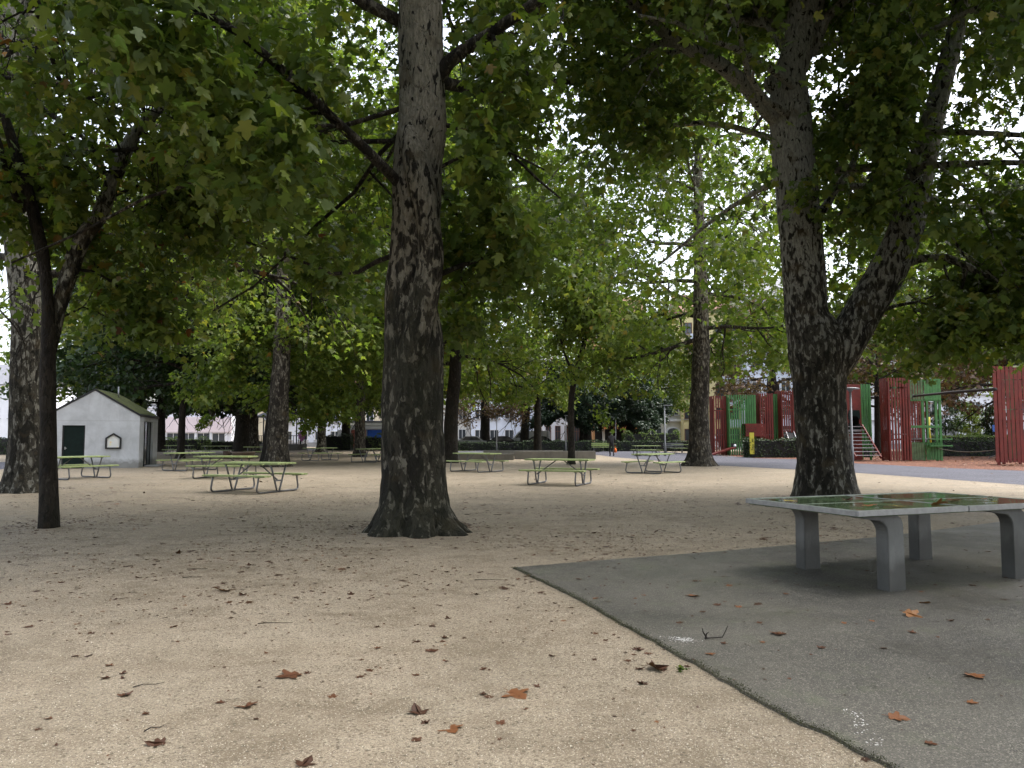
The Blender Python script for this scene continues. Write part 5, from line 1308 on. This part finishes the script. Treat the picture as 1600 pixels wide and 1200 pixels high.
# ------------------------------------------------------------------ bandstand with a balloon
def bandstand():
    Y = 82; x = px_x(440, Y); t = empty('bandstand', (x, Y, 0), 0, 'open bandstand with thin dark columns behind the pale patched trunk', 'bandstand')
    b = MB(); b.lathe([(0, 0), (2.7, 0), (2.7, .62), (0, .62)], 'low_wall_concrete', 8, smooth=False); b.build('base', t)
    r = MB(); r.lathe([(0, 3.42), (2.9, 3.42), (2.9, 3.55), (1.2, 4.3), (0, 4.7)], 'roof_grey', 8, smooth=False); r.build('roof', t)
    for i in range(8):
        a = math.pi / 8 + i * math.pi / 4; c = MB(); c.tube([(2.45 * math.cos(a), 2.45 * math.sin(a), .62), (2.45 * math.cos(a), 2.45 * math.sin(a), 3.43)], .07, 'metal_black', 8); c.build('column', t)
    rl = MB()
    for i in range(48):
        a = 2 * math.pi * i / 48; rl.box((2.45 * math.cos(a), 2.45 * math.sin(a), 1.05), (.03, .03, .86), 'metal_black')
    rl.tube([(2.45 * math.cos(2 * math.pi * i / 48), 2.45 * math.sin(2 * math.pi * i / 48), 1.5) for i in range(49)], .035, 'metal_black', 6); rl.build('railing', t)
    st = MB()
    for i in range(3): st.box((1.9, -2.6 - i * .3, .46 - i * .15), (1.3, .3, .15 + .0), 'low_wall_concrete')
    st.build('steps', t)
    bx = px_x(471.5, 79); m = MB(); zc = ph(681, 79)
    m.lathe([(0, zc - .62), (.08, zc - .55), (.3, zc - .25), (.40, zc + .05), (.40, zc + .2), (.28, zc + .42), (0, zc + .5)], 'balloon_pink', 20)
    m.tube([(0, 0, zc - .6), (.03, 0, zc - .7), (-.05, .2, .9)], .008, 'rubber', 5); o = m.build('balloon', loc=(bx, 79, 0)); tag(o, 'pink balloon floating on a string beside the bandstand', 'balloon')
bandstand()

# ------------------------------------------------------------------ fallen leaves and twigs
rngL = random.Random(77); gL = np.random.default_rng(77)
def fallen_me(seed, T, curl):
    g = random.Random(seed); tv, tf = T; vs = []
    ph1, ph2 = g.uniform(0, 6), g.uniform(0, 6)
    for x, y, z in tv:
        rr = math.hypot(x - .4, y); vs.append((x - .45, y, .04 + curl * (rr ** 1.6) * (.65 + .35 * math.sin(3 * math.atan2(y, x - .4) + ph1)) + .05 * math.sin(5 * x + ph2)))
    me = bpy.data.meshes.new('fallen_leaf'); mb = MB()
    mid = len(vs); mn = min(v[2] for v in vs); vs = [(a, b, c - mn + .01) for a, b, c in vs]
    cz = .02; vs.append((-.02, 0, cz)); faces = []
    for f in tf:
        ring = list(f)
        for i in range(len(ring)): faces.append((ring[i], ring[(i + 1) % len(ring)], mid))
    mb.add(vs, [f for f in faces if len(set(f)) == 3], 'leaf_fallen')
    mb.tube([(-.44, 0, vs[0][2]), (-.62, .03, .03), (-.8, .06, .01)], .012, 'leaf_fallen', 4)
    m2 = mb.mesh('fallen_leaf'); tt = g.random() * .25
    a = m2.attributes.new('tint', 'FLOAT', 'POINT'); a.data.foreach_set('value', [min(1, max(0, {0: .25, 1: .42, 2: .66, 3: .06, 4: .84, 5: .97}[seed % 6] + g.uniform(-.08, .08)))] * len(m2.vertices))
    return m2
FM = [fallen_me(i, LEAF_A, c) for i, c in enumerate((.35, .5, .25, .6, .3, .2, .7, .45, .3, .8, .5, .25))]
GG = 'fallen leaves on the beige gravel'; GP = 'fallen leaves on the grey pad'
def leaf(px, py, size, k, label, group=None, z=None, loc=None, tilt=.12):
    p = loc if loc is not None else gnd(px, py, z if z is not None else 0.)
    o = bpy.data.objects.new('fallen_leaf', FM[k % 12]); COL.objects.link(o)
    size *= (.66 if group else .9) if loc is None else .85
    o.location = p; o.scale = (size, size, size * rngL.uniform(.5, 1.)); o.rotation_euler = (rngL.uniform(-tilt, tilt), rngL.uniform(-tilt, tilt), rngL.uniform(0, 6.28)); return tag(o, label, 'leaf', group)
leaf(352, 923, .20, 2, 'large orange brown leaf standing up on the gravel, in front of the nearest left table', tilt=.4)
leaf(450, 1057, .17, 1, 'big brown curled leaf on the gravel near the centre of the foreground')
leaf(807, 1086, .18, 2, 'large rust orange leaf on the gravel, left of the pad edge', tilt=.3)
leaf(705, 1140, .13, 2, 'orange leaf lying next to dark brown leaves on the near gravel')
leaf(652, 1112, .12, 3, 'very dark curled leaf on the near gravel beside the orange leaf')
leaf(478, 1192, .10, 3, 'dark leaf at the very bottom border of the gravel')
leaf(242, 1163, .10, 9, 'dark red brown leaf on the near gravel at the lower left')
leaf(385, 1104, .12, 1, 'flat brown leaf on the gravel just below the big curled one')
leaf(1427, 962, .16, 4, 'large pale orange leaf on the pad in front of the table leg', z=.02, tilt=.35)
leaf(1446, 942, .11, 2, 'small upright orange leaf on the pad behind the large pale orange one', z=.02, tilt=.5)
leaf(1524, 1057, .13, 8, 'orange brown leaf alone on the right of the pad', z=.02)
leaf(1085, 931, .13, 2, 'orange leaf on the pad near its far left corner', z=.02)
leaf(1405, 1122, .11, 2, 'orange leaf on the pad near the lower white glint flecks', z=.02)
leaf(1215, 991, .12, 1, 'brown crumpled leaf on the pad right of the twig', z=.02)
leaf(1027, 1046, .15, 9, 'dark red crumpled leaf beside a green weed on the pad edge', tilt=.3)
leaf(0, 0, .20, 2, 'large rust orange leaf standing on the wet table top', loc=on_table(1.28, .24), tilt=.5)
leaf(0, 0, .14, 8, 'small orange leaf on the near half of the table top', loc=on_table(.48, .33))
leaf(0, 0, .16, 5, 'yellow leaf near the left end of the wet table top', loc=on_table(.16, 1.02))
leaf(0, 0, .15, 11, 'dull yellow leaf flat on the table top edge', loc=on_table(.68, .16))
leaf(0, 0, .13, 3, 'dark leaf in the middle of the table top', loc=on_table(.75, .86))
leaf(0, 0, .15, 1, 'brown leaf on the far half of the table top', loc=on_table(1.75, .45))
for i in range(7): leaf(0, 0, rngL.uniform(.06, .11), rngL.choice((3, 5, 1, 8)), 'small wet leaf lying on the green table top', 'small leaves on the table top', loc=on_table(rngL.uniform(.08, 2.6), rngL.uniform(.12, 1.4)))
gravelpts = [(897, 1024), (755, 1085), (694, 997), (694, 1008), (665, 1130), (783, 1130), (650, 1156), (578, 1048), (1026, 1128), (820, 1108), (344, 1098), (75, 1123), (88, 1164), (400, 1124), (480, 1052), (649, 1055), (862, 1025), (990, 1023), (1000, 1046), (562, 1058), (170, 1040), (120, 975), (185, 975), (10, 992), (40, 980), (300, 955), (290, 946), (590, 980), (590, 1013), (700, 915), (715, 908), (880, 970), (867, 943), (893, 950), (930, 990), (1013, 1022), (780, 1155), (60, 1140), (700, 966), (810, 905)]
def inside_pad(x, y):
    # right of the slanted edge and nearer than its far edge
    a = gnd(803, 889); b = gnd(1390, 1202); f = gnd(1371, 841)
    s1 = (b.x - a.x) * (y - a.y) - (b.y - a.y) * (x - a.x); s2 = (f.x - a.x) * (y - a.y) - (f.y - a.y) * (x - a.x)
    return s1 > 0 and s2 < 0
lg = 'small brown fallen leaf lying on the beige gravel'; lp = 'small brown fallen leaf lying on the grey pad'
for px, py in gravelpts: leaf(px, py, rngL.uniform(.04, .085), rngL.choice((0, 1, 2, 3, 6, 7, 9, 3, 9, 0)), lg, GG)
for px, py in [(1062, 973), (1120, 945), (1155, 948), (1186, 973), (1098, 956), (1192, 1003), (1225, 990), (1284, 1012), (1380, 1013), (1110, 1022), (1318, 973), (1362, 970), (1424, 988), (1544, 968), (1520, 1098), (1455, 1162), (1340, 870), (1290, 858), (1510, 860), (1545, 862), (1085, 908), (1140, 915), (930, 935), (1005, 930), (1520, 915), (1440, 925), (1485, 970), (1130, 1005), (905, 905)]:
    leaf(px, py, rngL.uniform(.06, .10), rngL.choice((0, 1, 2, 6, 8)), lp, GP, z=.02)
n = 0
while n < 130:
    px = rngL.uniform(0, 1600); py = 740 + 380 * rngL.random() ** 2.4; p = gnd(px, py)
    if inside_pad(p.x, p.y): continue
    leaf(px, py, rngL.uniform(.05, .12), rngL.choice((0, 1, 3, 6, 9, 3, 9)), lg, GG); n += 1
def litter():
    k = 7000; P = []
    while len(P) < k:
        py = 722 + 60 * rngL.random() + 95 * abs(rngL.gauss(0, 1)) if rngL.random() < .965 else rngL.uniform(900, 1198); px = rngL.uniform(-80, 1680); p = gnd(px, py)
        if mnoise.noise(Vector((p.x * .5, p.y * .5, 0))) + .55 * mnoise.noise(Vector((p.x * 1.7, p.y * 1.7, 4))) < rngL.uniform(-.55, .5): continue
        if p.y > 34 and px > 930: continue
        pad_ = inside_pad(p.x, p.y)
        if pad_ and rngL.random() < .8: continue
        P.append((p.x, p.y, .024 if pad_ else .006))
    for px, py, rr, m_ in ((648, 822, .62, 420), (1291, 778, .75, 260), (76, 815, .22, 120), (38, 765, .7, 160)):
        q = gnd(px, py)
        for _ in range(m_):
            aa = rngL.uniform(0, 6.283); dd = rr + abs(rngL.gauss(0, .28)) + .12 * math.sin(3 * aa); P.append((q.x + math.cos(aa) * dd, q.y + math.sin(aa) * dd, .008))
    P = np.array(P); g = gL; n = len(P); D = g.normal(0, 1, (n, 3)); D[:, 2] *= .06; N = g.normal(0, .12, (n, 3)); N[:, 2] += 1
    S = np.exp(g.normal(math.log(.021), .5, n)) * (1 + P[:, 1] / 7) * np.clip((P[:, 1] - 1.5) / 7, .3, 1)
    o = link('leaf_litter', leaf_mesh('leaf_litter', P, D, N, np.minimum(S, .16), LEAF_B, np.clip(g.beta(.8, 6, n), 0, .7), 'leaf_fallen')); tag(o, 'brown leaf crumbs scattered over the gravel', 'leaf litter', None, 'stuff')
    # mulch leaves under the play towers
    m = 5000; px = g.uniform(1180, 1700, m); Pm = np.stack([g.uniform(14, 34, m), g.uniform(36, 60, m), np.full(m, .015)], 1)
    lim = np.array([max(0, gnd(1600, 735).y + (gnd(1270, 718).y - gnd(1600, 735).y) * (1600 - (800 + F * x / y)) / 330) + .4 for x, y, _ in Pm]); Pm = Pm[Pm[:, 1] > lim]; n = len(Pm)
    D = g.normal(0, 1, (n, 3)); D[:, 2] *= .15; N = g.normal(0, .25, (n, 3)); N[:, 2] += 1
    o = link('leaf_litter', leaf_mesh('leaf_litter', Pm, D, N, g.uniform(.08, .2, n), LEAF_B, np.clip(g.beta(2, 2.2, n), 0, .85), 'leaf_fallen')); tag(o, 'rusty leaf litter on the ground under the play towers', 'leaf litter', None, 'stuff')
litter()
def pebbles():
    g = np.random.default_rng(33); k = 26000; py = 850 + 350 * g.random(k) ** .75; px = g.uniform(-20, 1420, k)
    Y = CAM_H * F / (py - HOR) * .995; X = (px - 800) / F * Y; A = gnd(803, 889); B = gnd(1390, 1202)
    m = ((B.x - A.x) * (Y - A.y) - (B.y - A.y) * (X - A.x) < -.02) & (np.sin(X * 1.3 + np.sin(Y * 1.7)) + np.sin(Y * 1.1 + X) + g.normal(0, .6, k) > -.9); X, Y = X[m], Y[m]; n = len(X)
    oct_ = np.array([(1, 0, .1), (-.9, .1, .05), (.1, .8, .1), (0, -.9, 0), (.1, 0, .6), (0, 0, -.3)]); fs = [(0, 2, 4), (2, 1, 4), (1, 3, 4), (3, 0, 4)]
    D = g.normal(0, 1, (n, 3)); D[:, 2] = 0; N = g.normal(0, .2, (n, 3)); N[:, 2] += 1
    me = leaf_mesh('gravel_stones', np.stack([X, Y, np.full(n, .001)], 1), D, N, g.uniform(.0016, .0048, n), (oct_, fs), g.random(n), 'pebble')
    o = link('gravel_stones', me); tag(o, 'loose pale pebbles on the near gravel', 'gravel', None, 'stuff')
pebbles()
def twig(px, py, pts, r, label, z=.02):
    c = gnd(px, py, z); mb = MB()
    for q in pts: mb.tube([Vector(c) + Vector(v) for v in q], [r * (1 - .5 * i / (len(q) - 1)) for i in range(len(q))], 'twig_wood', 6)
    o = mb.build('twig'); tag(o, label, 'twig', 'twigs on the ground')
twig(1118, 999, [[(-.075, 0, .005), (-.06, 0, .008), (.0, 0, .012), (.05, .01, .012), (.075, .02, .05), (.095, .03, .085)], [(-.06, 0, .01), (-.085, .0, .05), (-.09, 0, .075)], [(-.07, 0, .012), (-.06, 0, .04), (-.045, 0, .05)]], .006, 'dark curled twig with upturned ends on the pad beside the white glint flecks')
for px, py, a, l, lab in ((232, 1072, .5, .16, 'thin dark twig on the gravel at the left of the foreground'), (308, 890, .05, .22, 'straight dark twig on the gravel below the nearest left table'), (765, 907, .02, .3, 'long thin twig on the gravel left of the pad corner'), (430, 975, .1, .26, 'thin twig on the gravel below the large orange brown leaf'), (300, 903, .2, .18, 'short dark twig next to the straight twig below the left table'), (241, 1140, .9, .10, 'tiny forked twig on the near gravel at the lower left')):
    twig(px, py, [[(-l / 2 * math.cos(a), -l / 2 * math.sin(a), .006), (-l * .2, .012, .008), (-l * .02, -.006, .012), (l * .2, .014, .006), (l / 2 * math.cos(a), l / 2 * math.sin(a), .008)]], .0028, lab, 0.)
def weed():
    c = gnd(1060, 1047, .012); g = gL; k = 40; P = np.array(c) + np.abs(g.normal(0, .022, (k, 3))) * np.array([1, .5, .3]); D = g.normal(0, 1, (k, 3)); D[:, 2] = np.abs(D[:, 2]); N = g.normal(0, .5, (k, 3)); N[:, 2] += 1
    o = link('weed', leaf_mesh('weed', P, D, N, g.uniform(.012, .03, k), LEAF_C, g.uniform(.0, .6, k), 'leaf_plane')); tag(o, 'small bright green weed growing on the pad edge', 'weed')
weed()

# ------------------------------------------------------------------ light
SUN_EL, SUN_AZ = 62., 72.
w = bpy.data.worlds.new('World'); scene.world = w; w.use_nodes = True; nt = w.node_tree; nt.nodes.clear()
sky = nt.nodes.new('ShaderNodeTexSky'); sky.sky_type = 'NISHITA'; sky.sun_disc = False
sky.sun_elevation = R(SUN_EL); sky.sun_rotation = R(SUN_AZ); sky.air_density = 1.; sky.dust_density = 4.; sky.ozone_density = 1.
hs = nt.nodes.new('ShaderNodeHueSaturation'); hs.inputs['Saturation'].default_value = .45
bg = nt.nodes.new('ShaderNodeBackground'); bg.inputs[1].default_value = .15; wo = nt.nodes.new('ShaderNodeOutputWorld')
nt.links.new(sky.outputs[0], hs.inputs['Color']); nt.links.new(hs.outputs[0], bg.inputs[0]); nt.links.new(bg.outputs[0], wo.inputs[0])
sd = bpy.data.lights.new('sun', 'SUN'); sd.energy = .5; sd.angle = R(60); sd.color = (1., .97, .92)
so = bpy.data.objects.new('sun', sd); COL.objects.link(so)
# the sky's azimuth is measured clockwise from +Y
dirv = Vector((math.sin(R(SUN_AZ)) * math.cos(R(SUN_EL)), math.cos(R(SUN_AZ)) * math.cos(R(SUN_EL)), math.sin(R(SUN_EL))))
so.rotation_euler = (-dirv).to_track_quat('-Z', 'Y').to_euler(); so.location = (0, -10, 40)
vs_ = scene.view_settings; vs_.view_transform = 'Standard'; vs_.look = 'None'; vs_.gamma = 1; vs_.use_curve_mapping = False; vs_.exposure = 1.85
cy = scene.cycles; cy.max_bounces = 7; cy.diffuse_bounces = 4; cy.glossy_bounces = 3; cy.transmission_bounces = 4; cy.transparent_max_bounces = 4; cy.sample_clamp_indirect = 6.; cy.caustics_reflective = False; cy.caustics_refractive = False
